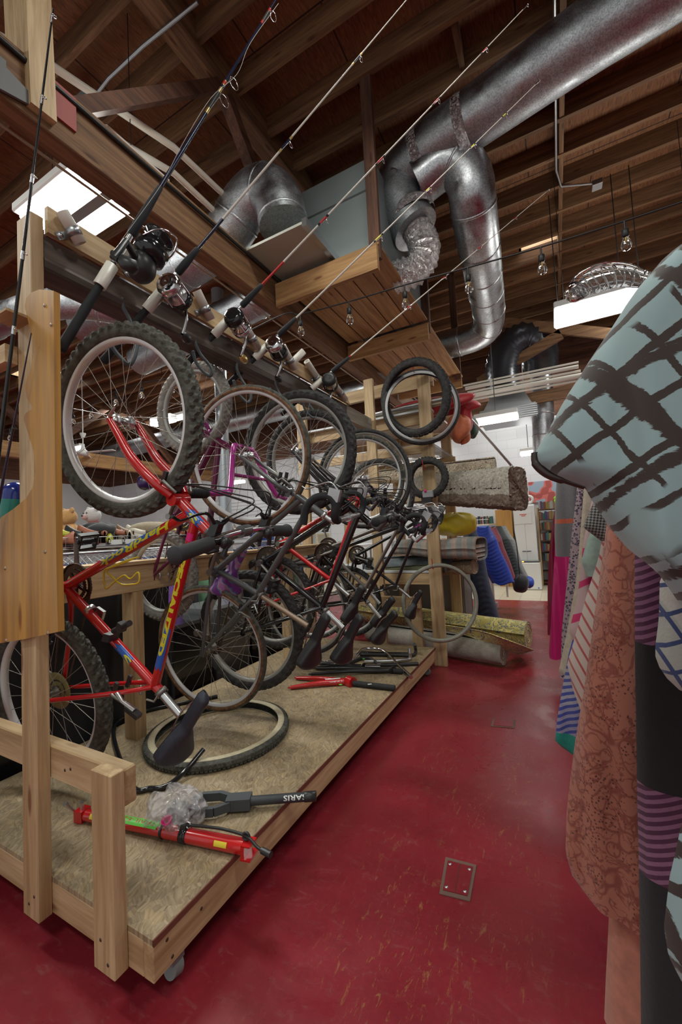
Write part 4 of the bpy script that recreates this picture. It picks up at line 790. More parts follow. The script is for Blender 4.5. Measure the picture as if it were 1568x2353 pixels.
# 6. blue-black road bike, 7. dusty brown tourer, 8. small black bike
B = Bike((-1.66, 2.50, .67), (-1.142, 2.50, 1.563), 97); bike('road_bike', 'black drop-bar road bike, third from the far end of the row', B, std(.98), M_bk, (.0145, .013), .34, .015, M_tyre, M_rimg, 0., None, 'drop', M_alu, forkr=.010, crank_a=.8)
B = Bike((-1.78, 2.78, .70), (-1.28, 2.78, 1.60), 97); bike('touring_bike', 'dusty brown bike with violet fork, second from the far end', B, std(.98), M_dkbr, (.015, .0135), .335, .016, M_tyre2, M_rim, 0., None, 'flat', M_purp, forkm=paint('violet_enamel', (.14, .05, .4)), crank_a=2.4)
B = Bike((-1.62, 3.10, .62), (-1.28, 3.10, 1.50), 97); bike('hybrid_bike', 'slim black bike with a small upright saddle, last in the row by the timber shelves', B, std(.93, ), M_bk, (.013, .012), .30, .020, M_tyre, M_rimg, .003, None, 'drop', M_blk, crank_a=1.5, seatwid=.06)
# ------------------------------------------------------------------ fishing rods in the holders
def RB(c, K=1.75):
    "builder whose shapes are enlarged about the reel centre"
    b = MB(); b._c = V(c); o = b.add
    def add(vs, fs, mat=0, smooth=False): return o([b._c + (V(p) - b._c) * K for p in vs], fs, mat, smooth)
    b.add = add; return b
def closest(B, d, px, py):
    r = ray(px, py).normalized(); w = B - CP; a = d.dot(r); return (a * r.dot(w) - d.dot(w)) / (1 - a * a)
def rod(label, B, d, L, blank, base, grip, wraps, reel, tipr=.0016, baser=.0058, butt=.40, guide=.012, group=None, text=None):
    t = thing('fishing_rod', label, 'fishing rod', B, group); P = lambda s: B + d * s; R = lambda s: baser + (tipr - baser) * max(0, min(1, s / L))
    s0, s1 = grip; b = MB(); b.tube([P(s1), P(L * .33), P(L * .66), P(L)], [R(s1), R(L * .33), R(L * .66), R(L)], 12); part('blank', b, blank, t)
    b = MB(); b.lathe(P(-butt), d, [(.0001, -.012), (.017, -.01), (.018, .0), (.016, .02), (.016, .16), (.0135, .24), (.0135, butt - .05), (.011, butt - .04), (.011, butt - .03)], 16); part('butt_grip', b, M_blkm, t)
    b = MB(); b.lathe(B, d, [(.0001, -.045), (.011, -.04), (.0105, .0), (.0115, .03), (.009, s0)], 16); part('reel_seat', b, M_alu, t)
    b = MB(); b.lathe(P(s0), d, [(.009, 0), (.0155, .008), (.0155, (s1 - s0) * .4), (.0125, (s1 - s0) * .75), (.0105, s1 - s0 - .004), (R(s1) + .001, s1 - s0)], 16); part('fore_grip', b, M_blkm, t)
    if base: b = MB(); b.tube([P(s1), P(base[0])], [R(s1) + .0006, R(base[0]) + .0006], 12); part('base_wrap', b, base[1], t)
    side = (CP - P(L * .5)); side = (V((.2, -.1, -1)) - d * d.dot(V((.2, -.1, -1)))).normalized()
    for (px, py, c1, c2, ln) in wraps:
        s = closest(B, d, px, py); k = 1.25 - .6 * s / L; b = MB(); b.tube([P(s - ln), P(s + ln)], [R(s) + .0008] * 2, 12); g = part('wrap', b, c1, t)
        for q in (-1, 1): b = MB(); b.tube([P(s + q * ln), P(s + q * ln * 1.6)], [R(s) + .0007] * 2, 12); part('trim_band', b, c2, g)
        b = MB(); gr = guide * k; c = P(s + gr * .5) + side * (R(s) + gr * 1.25); b.torus(c, (d + side * .3), gr * .8, .0011, 20, 6)
        for q in (-1, 1): b.tube([P(s + q * gr * 1.8) + side * R(s), c - side * gr * .6 + d.cross(side) * q * gr * .4], .0009, 5)
        part('guide', b, M_chrome, g)
    b = MB(); b.torus(P(L) + side * .004, d + side * .4, .005, .0012, 16, 6); b.tube([P(L - .03), P(L)], .0028, 8); part('tip_guide', b, M_chrome, t)
    # reel
    kind, c1, c2 = reel[:3]; K = 1.75; w = side; ax = d.cross(w).normalized(); ax = ax if ax.y < 0 else -ax; c = B + w * (.030 * K) - d * .01
    if kind == 'cast':
        b = RB(c); b.lathe(c, ax, [(.0001, .034), (.014, .036), (.024, .033), (.029, .024), (.029, .018), (.026, .016)], 26); bd = part('reel_side_plate', b, c1, t)
        b = RB(c); b.lathe(c, ax, [(.026, -.016), (.029, -.018), (.029, -.030), (.020, -.036), (.0001, -.036)], 26); part('reel_side_plate', b, c2, t)
        b = RB(c); b.lathe(c, ax, [(.024, -.016), (.024, -.013), (.017, -.010), (.018, 0), (.017, .010), (.024, .013), (.024, .016)], 24); part('spool', b, reel[3] if len(reel) > 3 else M_alu, bd)
        for a_ in range(5):
            th = a_ * 2 * PI / 5 + .5; q = c + (d * math.cos(th) + w * math.sin(th)) * .026; b = RB(c); b.tube([q - ax * .02, q + ax * .022], .0028, 8); part('crossbar', b, M_chrome, bd)
        b = RB(c); q = c - ax * .046; b.tube([c - ax * .034, q], .007, 10); b.tube([q, q + (d * -.5 + w * .5) * .05 - ax * .004, q + (d * -.75 + w * .45) * .075 - ax * .012], [.005, .004, .004], 8); h_ = part('handle', b, M_chrome, bd); e = q + (d * -.75 + w * .45) * .075 - ax * .012
        b = RB(c); b.lathe(e, -ax, [(.004, 0), (.009, .004), (.012, .02), (.008, .032), (.0001, .034)], 14); part('handle_knob', b, reel[4] if len(reel) > 4 else M_blk, h_)
    else:
        b = RB(c); q = c + w * .03; b.tube([B + w * .008, q], [.006, .010], 10); b.ell(q, .030, .028, .032); bd = part('reel_body', b, M_blk, t)
        b = RB(c); b.lathe(q + d * .02, d, [(.02, 0), (.032, .006), (.034, .03), (.026, .034), (.022, .05), (.030, .056), (.030, .062), (.0001, .066)], 24); part('spool', b, M_gloss, bd)
        b = RB(c); P0 = q + d * .045; b.tube(smooth_pts([P0 + ax * .036, P0 + ax * .03 + d * .03 + w * .02, P0 + d * .045 + w * .035, P0 - ax * .03 + d * .03 + w * .02, P0 - ax * .036], 6), .0016, 6); part('bail', b, M_chrome, bd)
        b = RB(c); e = q - d * .02 + ax * .05; b.tube([q, q + ax * .06, q + ax * .065 - d * .045, q + ax * .07 - d * .05 + w * .02], [.008, .007, .006, .006], 10); b.lathe(q + ax * .07 - d * .05 + w * .02, w - ax * .2, [(.006, 0), (.012, .008), (.013, .03), (.0001, .036)], 14); part('handle', b, M_blk, bd)
    return t
Wr, Bl, Rd, Ye = M_rodw, M_gloss, M_rodred, M_yel
labs = ['black rod with red and gold bands and a black spinning reel, nearest on the board', 'white and navy rod with a big silver level-wind reel, second from the left', 'white rod with a long red wrap above its grip and a gold reel knob', 'white rod with yellow wrapped guides, fourth from the left', 'slim white rod with red bands and cream line on its reel, farthest right']
rod(labs[0], *RL[0], M_rodblu, (.55, M_rodblu), (.10, .34), [(478, 215, M_blk, M_gold, .045), (606, 30, M_blk, M_rodred, .03), (500, 172, M_rodred, M_gold, .008)], ('spin', None, None), baser=.0088, tipr=.004, guide=.030)
rod(labs[1], *RL[1], Wr, (.36, M_rodblu), (.06, .20), [(655, 330, M_rodblu, M_gold, .028), (820, 135, M_rodblu, M_gold, .022)], ('cast', M_chrome, M_gloss), baser=.0062, guide=.016)
rod(labs[2], *RL[2], Wr, (.36, Rd), (.06, .21), [(735, 495, Rd, Bl, .022), (867, 358, Rd, Bl, .02), (1000, 228, Rd, Bl, .018), (1112, 113, Rd, Bl, .016)], ('cast', M_gloss, M_chrome, M_chrome, M_gold), guide=.013)
rod(labs[3], *RL[3], Wr, None, (.05, .19), [(865, 540, Ye, Bl, .022), (975, 422, Ye, Bl, .014), (1083, 328, Ye, Bl, .013), (1158, 262, Ye, Bl, .012)], ('cast', M_chrome, M_blk, M_blk), guide=.015)
rod(labs[4], *RL[4], Wr, (.225, Rd), (.05, .21), [(935, 700, Rd, M_chrome, .018), (1018, 633, Rd, M_chrome, .014), (1100, 566, Rd, M_chrome, .013), (1183, 500, Rd, M_chrome, .012)], ('cast', M_blk, M_blk, mat('cream_line', (.6, .53, .36), .7)), guide=.010)
# loose line from the black rod
b = MB(); b.tube(smooth_pts([RL[0][0] + V((.02, 0, .05)), ax_(370, 425, -1.2), ax_(420, 330, -1.12), ax_(485, 225, -1.05), ax_(545, 170, -1.0), ax_(575, 100, -.96), ax_(640, 8, -.9)], 6), .0008, 4); solo('fishing_line', b, M_paper, 'slack pale line curling beside the black rod', 'fishing line')
# two dark rods standing at the far left in the amber rack
for i, (p, q, r0, y) in enumerate((((-8, 1080), (122, 20), .0062, .60), ((-2, 1150), (72, 765), .0045, .62))):
    A = ay(*p, y); C = ay(*q, y); d = (C - A).normalized(); L = (C - A).length; t = thing('fishing_rod', ['tall dark rod leaning in front of the amber board at far left', 'thin purple-black rod behind the tall dark one at far left'][i], 'fishing rod', A); b = MB(); b.tube([A - d * .25, A, C], [r0, r0, r0 * .35], 12); part('blank', b, [M_gloss, mat('purple_black_blank', (.03, .02, .05), .25)][i], t)
    for k in range(5 if i == 0 else 1):
        s_ = L * (.32 + .165 * k if i == 0 else .44); rr = r0 * (1 - .65 * s_ / L); c = A + d * s_; b = MB(); b.tube([c - d * .012, c + d * .012], rr + .001, 10); b.torus(c + V((.012, 0, 0)), d + V((.2, 0, 0)), .006, .0012, 16, 6); b.tube([c + d * .01, c + V((.008, 0, 0))], .001, 5); part('guide', b, M_chrome if i == 0 else M_blk, t)
# ------------------------------------------------------------------ things lying on the deck
c = V((-1.61, 1.575, ZP + .0225)); t = thing("spare_tyre", 'loose black tyre with cream sidewalls lying flat on the deck', 'tyre', c - V((0, 0, .0225)))
b = MB(); b.ring(c, (0, 0, 1), [(.305, .020), (.32, .0225), (.338, .021), (.352, .012), (.356, 0), (.352, -.012), (.338, -.021), (.32, -.0225), (.305, -.020), (.303, -.017), (.32, -.019), (.336, -.018), (.349, -.01), (.352, 0), (.349, .01), (.336, .018), (.32, .019), (.303, .017)], 110); ty = part('carcass', b, M_tyre2, t)
b = MB()
for s_ in (1, -1): b.ring(c, (0, 0, 1), [(.304, s_ * .0205), (.320, s_ * .0232), (.334, s_ * .0225), (.334, s_ * .0218), (.320, s_ * .0224)], 110)
part('sidewall', b, M_cream, t, 'cream sidewall'); b = MB(); b.torus(c + V((0, 0, .0195)), (0, 0, 1), .304, .0022, 110, 6); b.torus(c - V((0, 0, .0195)), (0, 0, 1), .304, .0022, 110, 6); part('bead', b, M_cream, t)
b = MB()
for k in range(120):
    a_ = 2 * PI * k / 120; e = V((math.cos(a_), math.sin(a_), 0)); f_ = V((-math.sin(a_), math.cos(a_), 0))
    for z in (-.011, 0, .011): b.obox(c + e * (.3535 + (.002 if z == 0 else 0)) + V((0, 0, z)), e * .0022, f_ * .0062, V((0, 0, .0036)))
tr_ = part('tread_blocks', b, M_tyre2, t, None, 'stuff')
b = MB(); pts = [az(500, 1600, ZP + .012), az(330, 1635, ZP + .012), az(262, 1672, ZP + .02), az(300, 1800, ZP + .012), az(345, 1812, ZP + .012), az(385, 1805, ZP + .014), az(425, 1772, ZP + .03), az(468, 1722, ZP + .075)]; b.tube(smooth_pts(pts, 7), .0105, 12); solo('inner_tube', b, M_gloss, 'black rubber hose-like inner tube looping under the cream-walled tyre', 'inner tube')
# red floor pump
A = az(196, 1872, ZP + .022); C = az(562, 1946, ZP + .025); d = (C - A).normalized(); L = (C - A).length; sd = V((-d.y, d.x, 0)); up = V((0, 0, 1))
t = thing('floor_pump', 'red tubular pump with lime green lettering and black hose lying on the deck corner', 'pump', A - up * .034)
b = MB(); b.lathe(A, d, [(.0001, -.005), (.018, 0), (.019, .01), (.0195, L * .5), (.0215, L * .55), (.0225, L)], 28); b.lathe(C, d, [(.0225, 0), (.0001, .0005)], 28); body = part('barrel', b, M_red, t)
b = MB(); b.obox(C + d * .006 - up * .006, d * .006, sd * .024, up * .020); b.obox(C + d * .016 - up * .021, d * .018, sd * .026, up * .003); b.obox(C + d * .016 + up * .017, d * .016, sd * .022, up * .002); part('foot_bracket', b, M_red, t)
for f0, w_ in ((.53, .004), (.66, .013)): b = MB(); b.lathe(A + d * (L * f0), d, [(.021, -w_), (.0236, -w_), (.0236, w_), (.021, w_)], 28); part('clamp_band', b, M_gloss, t)
def barrel(x, y, f0, f1, base, sc): 
    a_ = base + y * sc; return A + d * (L * (f0 + (f1 - f0) * x)) + (up * math.cos(a_) + sd * math.sin(a_)) * (.0202 if (f0 + (f1 - f0) * x) < .52 else .0228)
b = MB(); b.grid(20, 10, lambda u, v: barrel(u, v, .22, .50 + (.03 if .3 < v < .6 else 0), -1.0, 1.6)); g_ = part('lime_decal', b, M_lgrn, body)
part('lettering', lettering('TRAIL-EZE', .024, lambda x, y: A + d * (L * (.49 - .25 * x)) + (up * math.cos(.1 - y * 40) + sd * math.sin(.1 - y * 40)) * .0206), M_rodred, body)
b = MB(); b.grid(8, 8, lambda u, v: barrel(u, v, .85, .92, -1.5, .7) ); part('yellow_label', b, mat('yellow_label', (.75, .6, .04), .6), body); b = MB(); b.grid(8, 8, lambda u, v: barrel(u, v, .06, .12, -1.4, .8)); part('yellow_label', b, mat('yellow_label', (.75, .6, .04), .6), body)
b = MB(); h0 = A + d * (L * .68) + up * .034; h1 = C + up * .034 + d * .008; b.tube(smooth_pts([h0, h0 + d * .08 + up * .006, h1 - d * .08 + up * .008, h1, h1 + d * .05 - up * .01 - sd * .02, h1 + d * .08 - up * .012 - sd * .03], 6), .0045, 8); hs = part('hose', b, M_cable, t); b = MB(); e = h1 + d * .07 - up * .012 - sd * .026; b.tube([e, e + d * .035 - sd * .01], .0095, 12); part('nozzle', b, M_blk, hs); b = MB(); b.torus(h1, sd, .011, .004, 24, 8); part('hose_clip', b, M_blk, hs); b = MB(); b.torus(h0, sd, .010, .003, 24, 8); part('hose_clip', b, M_chrome, hs); b = MB(); b.obox(h0 - d * .02 - up * .006, d * .014, sd * .009, up * .008); part('hose_union', b, M_blk, hs)
b = MB(); b.obox(A - d * .014, d * .018, sd * .020, up * .020); part('valve_block', b, M_red, t); b = MB(); b.tube([A - d * .015 + up * .018, A - d * .015 + up * .042], .007, 12); b.tube([A - d * .04, A - d * .055 + up * .03 - sd * .02, A - d * .06 + up * .05 - sd * .03], [.004, .005, .009], 8); part('lever', b, M_alu, t)
# clear plastic bag of parts
c = az(402, 1858, ZP + .055); t = thing('plastic_bag', 'crumpled clear plastic bag of parts tied with a pink tag', 'plastic bag', c - V((0, 0, .055)))
random.seed(3); rb = [random.uniform(-1, 1) for _ in range(40)]
def bagp(u, v, s=1.0):
    a_ = 2 * PI * u; z = math.sin(PI * v) ** .7; w1 = .105 + .012 * math.sin(a_ * 5 + v * 9) + .004 * math.sin(a_ * 11 - v * 14) + .0025 * math.sin(a_ * 23 + v * 5)
    h = .055 * math.cos(PI * v); return c + V((math.cos(a_) * w1 * z * 1.0 * s, math.sin(a_) * w1 * .85 * z * s, (h + .012 * math.sin(a_ * 7 + v * 12) * z) * s))
b = MB(); b.grid(72, 30, bagp); part('film', b, M_film, t); b = MB()
b.tube(smooth_pts([c + V((-.03, -.02, -.03)), c + V((.02, .0, .0)), c + V((.05, .02, -.02))], 4), .009, 10); b.obox(c + V((-.02, .03, -.02)), V((.03, .01, 0)), V((-.006, .02, 0)), V((0, 0, .012))); part('metal_parts', b, M_alud, t)
b = MB(); q = az(385, 1893, ZP + .05); b.lathe(q, (.3, -.4, 1), [(.002, -.012), (.014, 0), (.004, .01), (.018, .022)], 9); part('tie', b, M_pinkst, t, 'pink twisted tie')
# black clamp arm with upside down lettering
A = az(500, 1846, ZP + .028); C = az(727, 1829, ZP + .034); d = (C - A).normalized(); L = (C - A).length; sd = V((-d.y, d.x, 0))
t = thing('clamp_arm', 'matt black forked clamp arm with white lettering, overhanging the deck edge', 'clamp arm', A - up * .028); b = MB(); b.lathe(A + d * .1, d, [(.016, 0), (.0155, L - .1), (.013, L - .1), (.013, L - .13), (.0001, L - .13)], 20); tu = part('tube', b, mat('charcoal_plastic', (.04, .045, .05), .55), t)
b = MB(); b.lathe(C - d * .045, d, [(.016, 0), (.0175, .002), (.0175, .045), (.0145, .045), (.0145, .02)], 20); part('end_cap', b, M_blk, tu)
b = MB(); b.obox(A + d * .08, d * .045, sd * .024, up * .02)
for q in (1, -1): b.bar(A + d * .05 + sd * .02 * q, A - d * .0 + sd * .045 * q, .016, .03, up); b.bar(A + sd * .045 * q, A - d * .07 + sd * .045 * q, .016, .03, up); b.bar(A - d * .07 + sd * .045 * q, A - d * .095 + sd * .02 * q, .016, .03, up)
part('jaw', b, mat('slate_plastic', (.06, .068, .075), .6), t)
nn = (CP - C); nn = (nn - d * nn.dot(d)).normalized(); s2 = d.cross(nn)
part('lettering', lettering('SARIS', .024, lambda x, y: C - d * (.035 + .085 * x) + nn * (.0163 * math.cos((y - .008) / .016)) + s2 * (.0163 * -math.sin(-(y - .008) / .016)), .0004), M_wht, tu)
# forks and handlebars lying in a row
def lying_fork(label, legs, crown, st0, st1, m, sm, r=.011, name='bicycle_fork'):
    Z = ZP + .02; t = thing(name, label, 'bicycle fork', az(*crown, ZP)); b = MB(); c = az(*crown, Z)
    for l_ in legs:
        e = az(*l_, ZP + .014); mid = e.lerp(c, .5) + V((0, 0, .006)); P = smooth_pts([e, mid, c.lerp(e, .12), c], 5); b.tube(P, [r * .55 + r * .45 * min(1, i / len(P) * 1.4) for i in range(len(P))], 12); dd = (e - mid).normalized(); b.torus(e + dd * .008, (0, 0, 1), .009, .0028, 16, 6)
    b.tube([c - (az(*legs[0], Z) - c).normalized() * .02, az(*st0, Z)], r * 1.6, 14); part('legs', b, m, t); b = MB(); b.tube([az(*st0, Z), az(*st1, Z)], .0175, 14); part('steerer', b, sm, t); return t
t = lying_fork('red fork with upside down white lettering lying nearest on the deck', [(668, 1580), (682, 1558)], (793, 1566), (812, 1570), (908, 1581), M_red, M_blkm, .023)
fo = t.children[0]; E0 = az(745, 1573, ZP + .0337); E1 = az(790, 1569, ZP + .0342); dd = E1 - E0; dd.normalize(); up2 = V((-dd.y, dd.x, 0)); part('lettering', lettering('TREK', .026, lambda x, y: E1 - dd * (.095 * x) - up2 * (y * .9) + V((0, 0, .012)) + up2 * .009), M_wht, fo)
b = MB(); b.lathe(az(783, 1573, ZP + .05), (0, 0, 1), [(.0001, .0005), (.011, .0005), (.011, 0)], 20); part('sticker', b, M_grn, fo, 'round green sticker'); b = MB(); b.obox(az(850, 1572, ZP + .0390), dd * .012, up2 * .006, V((0, 0, .0004))); part('paper_label', b, M_paper, fo)
b = MB(); b.obox(az(765, 1560, ZP + .042), dd * .05, up2 * .008, V((0, 0, .001))); part('white_panel', b, M_wht, fo)
lying_fork('black suspension fork lying behind the red fork', [(715, 1549), (728, 1536)], (895, 1540), (905, 1541), (925, 1543), M_blk, M_blk, .018)
lying_fork('slim black fork with polished crown, third from the front on the deck', [(730, 1532), (740, 1527)], (830, 1530), (840, 1531), (875, 1532), M_gloss, M_chrome, .014)
def lying_bar(label, pts, m, r=.0135): b = MB(); b.tube(smooth_pts([az(p[0], p[1], ZP + (p[2] if len(p) > 2 else .014)) for p in pts], 6), r, 12); return solo('handlebar', b, m, label, 'handlebar')
lying_bar('polished silver riser handlebar curving over the black one on the deck', [(734, 1523), (775, 1519), (808, 1518), (822, 1503, .03), (835, 1492, .03), (865, 1491, .03), (885, 1498, .03), (905, 1518), (945, 1556)], M_chrome)
t = lying_bar('black riser handlebar with a green sticker on the deck', [(745, 1526), (790, 1526), (812, 1520), (830, 1513), (852, 1514), (870, 1526), (890, 1528), (962, 1525)], M_blk, .0125)
b = MB(); b.lathe(az(836, 1514, ZP + .028), (0, 0, 1), [(.0001, .0006), (.011, .0006), (.011, 0)], 18); o_ = part('sticker', b, M_grn, t, 'round green sticker')
lying_bar('silver bar with an upturned end at the far corner of the deck', [(838, 1520), (900, 1519), (938, 1515), (943, 1512), (942, 1503, .05), (941, 1490, .09)], M_alu)
lying_bar('black bar with an upturned end behind the silver one on the deck', [(828, 1504), (900, 1505), (945, 1506), (955, 1500), (955, 1490, .04), (953, 1480, .10)], M_blk)
lying_bar('plain black bar lying straight behind the others on the deck', [(832, 1500), (880, 1502), (940, 1503)], M_gloss, .015)
# floor hatches
for i, (q) in enumerate(((( 1027, 1975), (1092, 1992), (1078, 2068), (1014, 2052)), ((1135, 1653), (1183, 1655), (1181, 1673), (1131, 1669)))):
    P = [az(*p, .0) for p in q]; c = sum(P, V()) / 4; t = thing('floor_box_cover', ['screwed square cover plate set in the red floor, nearer one', 'small painted-over cover plate in the red floor, farther one'][i], 'floor cover', c)
    b = MB(); b.prism([c + (p - c) * 1.10 + V((0, 0, .0002)) for p in P], (0, 0, .003)); part('chipped_frame', b, mat('chipped_concrete', (.16, .09, .07), .8), t)
    b = MB(); b.prism([c + (p - c) * .88 + V((0, 0, .0034)) for p in P], (0, 0, .002)); pl = part('plate', b, M_floor, t)
    if i == 0:
        for p in P: b = MB(); b.lathe(c + (p - c) * .68 + V((0, 0, .0055)), (0, 0, 1), [(.006, 0), (.005, .0015), (.0001, .002)], 12); part('screw', b, M_alu, pl)
        b = MB(); b.bar(c.lerp((P[0] + P[1]) / 2, .85) + V((0, 0, .0056)), c.lerp((P[2] + P[3]) / 2, .85) + V((0, 0, .0056)), .002, .0006, (0, 0, 1)); part('plate_joint', b, M_cog, pl)
# ------------------------------------------------------------------ timber shelf rack at the far end of the stand
t = thing('timber_shelf_rack', 'tall pine shelving loaded with rugs and camping gear past the bike stand', 'shelf rack', (-1.4, 4.2, 0)); rk = t
for (x, y, z1) in ((-.97, 3.58, 2.63), (-1.02, 4.55, 2.35), (-2.3, 3.58, 2.63), (-2.3, 4.55, 2.3), (-1.62, 4.55, 2.3)):
    b = MB(); b.box((x - .06, y - .02, 0), (x + .05, y + .018, z1)); part('post', b, W['pinez'], t)
for (x0, x1, y, z, h) in ((-2.3, -.9, 3.62, 2.50, .12), (-2.3, -.9, 4.6, 2.2, .12), (-2.3, -.93, 3.66, 2.18, .10), (-2.3, -.93, 4.5, 1.50, .10), (-2.3, -.93, 3.60, .70, .10), (-2.3, -.93, 4.5, .70, .1), (-2.3, -.93, 3.63, 1.46, .08)):
    b = MB(); b.box((x0, y, z), (x1, y + .036, z + h)); part('rail', b, W['pinex'], t)
for y in (3.62, 4.5):
    for z in (1.90,): b = MB(); b.box((-2.3, y, z), (-.93, y + .036, z + .08)); part('rail', b, W['pinex'], t)
for z, m in ((.805, M_white), (2.28, M_white), (1.55, W['pinex'])): b = MB(); b.box((-2.3, 3.60, z), (-.93, 4.56, z + .018)); part('shelf', b, m, t)
b = MB()
for k in range(28): b.tube([(-2.3, 3.64 + k * .033, 1.99), (-.95, 3.64 + k * .033, 1.99)], .003, 5)
for k in range(5): b.tube([(-2.25 + k * .32, 3.62, 1.985), (-2.25 + k * .32, 4.55, 1.985)], .004, 5)
part('wire_shelf', b, M_alu, t)
b = MB(); b.box((-2.3, 4.65, 0), (-.95, 4.67, .75)); part('back_panel', b, mat('grey_board', (.22, .21, .19), .8), t)
# rugs
def rugmat(name, c1, c2, sc=14, kind='vor', rough=.95):
    m = mat(name, c1, rough, Sheen_Weight=.2); q = NT(m); v = q.coords((1, 1, 1))
    if kind == 'vor': k = q.noise(v, sc, 3, .6, 1.5); k = q.ramp(k, [(.0, c1), (.44, c1), (.455, c2), (.485, tuple(min(1, a * 1.25 + .06) for a in c1)), (.56, c1), (.575, c2), (.60, c1)], 'CONSTANT')
    elif kind == 'stripe':
        k = q.wave(q.coords((1, .01, .01)), sc, 0, 0); k2 = q.wave(q.coords((1, .01, .01)), sc * .37, 0, 0); k = q.ramp(k, [(0, c1), (.45, c2), (.75, tuple((a + b_) / 2 for a, b_ in zip(c1, c2)))], 'CONSTANT'); k = q.mix(q.ramp(k2, [(.45, 0.), (.5, 1.)]), k, (.27, .28, .27))
    else: n = q.noise(v, sc, 4, .7); k = q.ramp(n, [(.3, c2), (.7, c1)])
    n = q.noise(v, 90, 2); k = q.mix(.4, k, q.ramp(n, [(.3, (.55, .55, .55)), (.7, (1, 1, 1))]), 'MULTIPLY'); q.col(k); q.bump(n, .6, .004); return m
def roll(label, A, C, r, m, turns=3, endm=None, group='rolled rugs on and under the shelves', flat=1.0):
    A, C = V(A), V(C); t = thing('rolled_rug', label, 'rug', (A + C) / 2 - V((0, 0, r)), group); d = (C - A).normalized(); L = (C - A).length; b = MB()
    u = V((0, 0, 1)); u = (u - d * u.dot(d)).normalized(); w = d.cross(u); n = int(26 * turns); nv = 8
    def fn(a, v):
        th = a * turns * 2 * PI; rr = r * (.22 + .78 * a); return A + d * (L * v) + (u * math.cos(th) * flat + w * math.sin(th)) * rr
    b.shell(n, nv, fn, -r * .12); part('pile', b, m, t)
    b = MB(); b.lathe(C - d * .004, d, [(r * .80, 0), (.0001, 0)], 24); part('core', b, endm or M_cream, t); return t
Mf = rugmat('cream_floral_rug', (.62, .54, .40), (.22, .07, .05), 16); My = rugmat('yellow_chinese_rug', (.60, .50, .13), (.10, .17, .30), 9); Mg = rugmat('grey_carved_rug', (.42, .39, .33), (.27, .24, .20), 11, 'noise'); Mb = rugmat('blue_grey_rug', (.17, .20, .21), (.10, .12, .13), 30, 'noise')
Mr = rugmat('red_cream_rug', (.45, .33, .22), (.28, .02, .02), 9); Mt = rugmat('tan_persian_rug', (.40, .30, .16), (.22, .10, .07), 18); Mo = rugmat('olive_rug', (.10, .10, .045), (.05, .05, .02), 30, 'noise'); Ms = rugmat('striped_rug', (.42, .30, .24), (.42, .38, .33), 9, 'stripe')
roll('cream floral rug roll on top of the thick shag rug', ay(870, 1098, 4.1), ay(1138, 1070, 4.0), .085, Mf)
roll('blue-grey rolled rug on the lower shelf under the striped rug', ay(840, 1300, 3.85), ay(1038, 1293, 3.8), .085, Mb)
roll('red and cream patterned roll end just under the striped rug', ay(900, 1282, 4.15), ay(1092, 1279, 3.95), .07, Mr)
roll('tan persian roll end on the lower shelf, right of the blue-grey roll', ay(900, 1312, 4.1), ay(1090, 1302, 3.75), .075, Mt)
roll('olive rug roll beneath the blue-grey roll on the lower shelf', ay(840, 1318, 3.72), ay(1025, 1306, 3.66), .05, Mo)
roll('yellow chinese rug rolled up on the floor under the shelves', az(830, 1405, .22), az(1215, 1462, .155), .145, My, 2.2)
roll('grey carved rug rolled on the floor in front of the yellow one', az(850, 1452, .13), az(1158, 1500, .12), .115, Mg)
roll('small red patterned roll on the floor deep under the shelves', az(800, 1412, .10), az(960, 1424, .10), .08, Mr)
# loose flap of the yellow rug
P = [az(1010, 1440, .26), az(1090, 1465, .22), az(1150, 1490, .14), az(1195, 1502, .02)]; Q = [az(1000, 1432, .30), az(1100, 1448, .30), az(1170, 1470, .28), az(1228, 1492, .12)]
b = MB(); b.shell(16, 5, lambda u, v: (lambda a, c_: a.lerp(c_, v))(*[smooth_pts(X_, 6)[min(18, int(round(u * 18)))] for X_ in (P, Q)]), .008); solo('rug_flap', b, My, 'loose yellow corner of the rolled rug curling down to the floor', 'rug')
# shag rug: folded slab with pile
A = ay(955, 1100, 4.12); A.z = 1.66; C = V((-.26, 3.72, 1.60)); d = (C - A); L = d.length; d.normalize(); s_ = d.cross(V((0, 0, 1))).normalized()
b = MB(); random.seed(5)
def shag(u, v):
    a_ = 2 * PI * u; sq = lambda x: math.copysign(abs(x) ** .45, x); r1 = .17; r2 = .13 + .055 * v; k = random.uniform(-.009, .009); e = 1 if 0 < v < 1 else .97
    return A + d * (L * v + k) + s_ * ((sq(math.cos(a_)) * r1 + k) * e) + V((0, 0, (sq(math.sin(a_)) * r2 + k) * e - .05 - .05 * v))
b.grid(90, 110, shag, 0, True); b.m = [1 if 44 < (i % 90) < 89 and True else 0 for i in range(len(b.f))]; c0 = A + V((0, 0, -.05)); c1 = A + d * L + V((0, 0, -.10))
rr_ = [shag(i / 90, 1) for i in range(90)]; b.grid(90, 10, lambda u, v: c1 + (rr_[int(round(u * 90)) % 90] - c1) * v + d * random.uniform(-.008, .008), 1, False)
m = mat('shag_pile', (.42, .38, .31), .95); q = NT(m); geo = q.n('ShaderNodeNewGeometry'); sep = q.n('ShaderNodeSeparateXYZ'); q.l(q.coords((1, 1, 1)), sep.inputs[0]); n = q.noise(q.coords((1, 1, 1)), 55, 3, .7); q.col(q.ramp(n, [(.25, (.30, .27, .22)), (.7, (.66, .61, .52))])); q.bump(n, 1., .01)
m2_ = mat('shag_underside', (.2, .15, .11), .95); q = NT(m2_); n = q.noise(q.coords((1, 1, 1)), 70, 3, .7); q.col(q.ramp(n, [(.3, (.16, .115, .085)), (.7, (.29, .22, .17))])); q.bump(n, .8, .006)
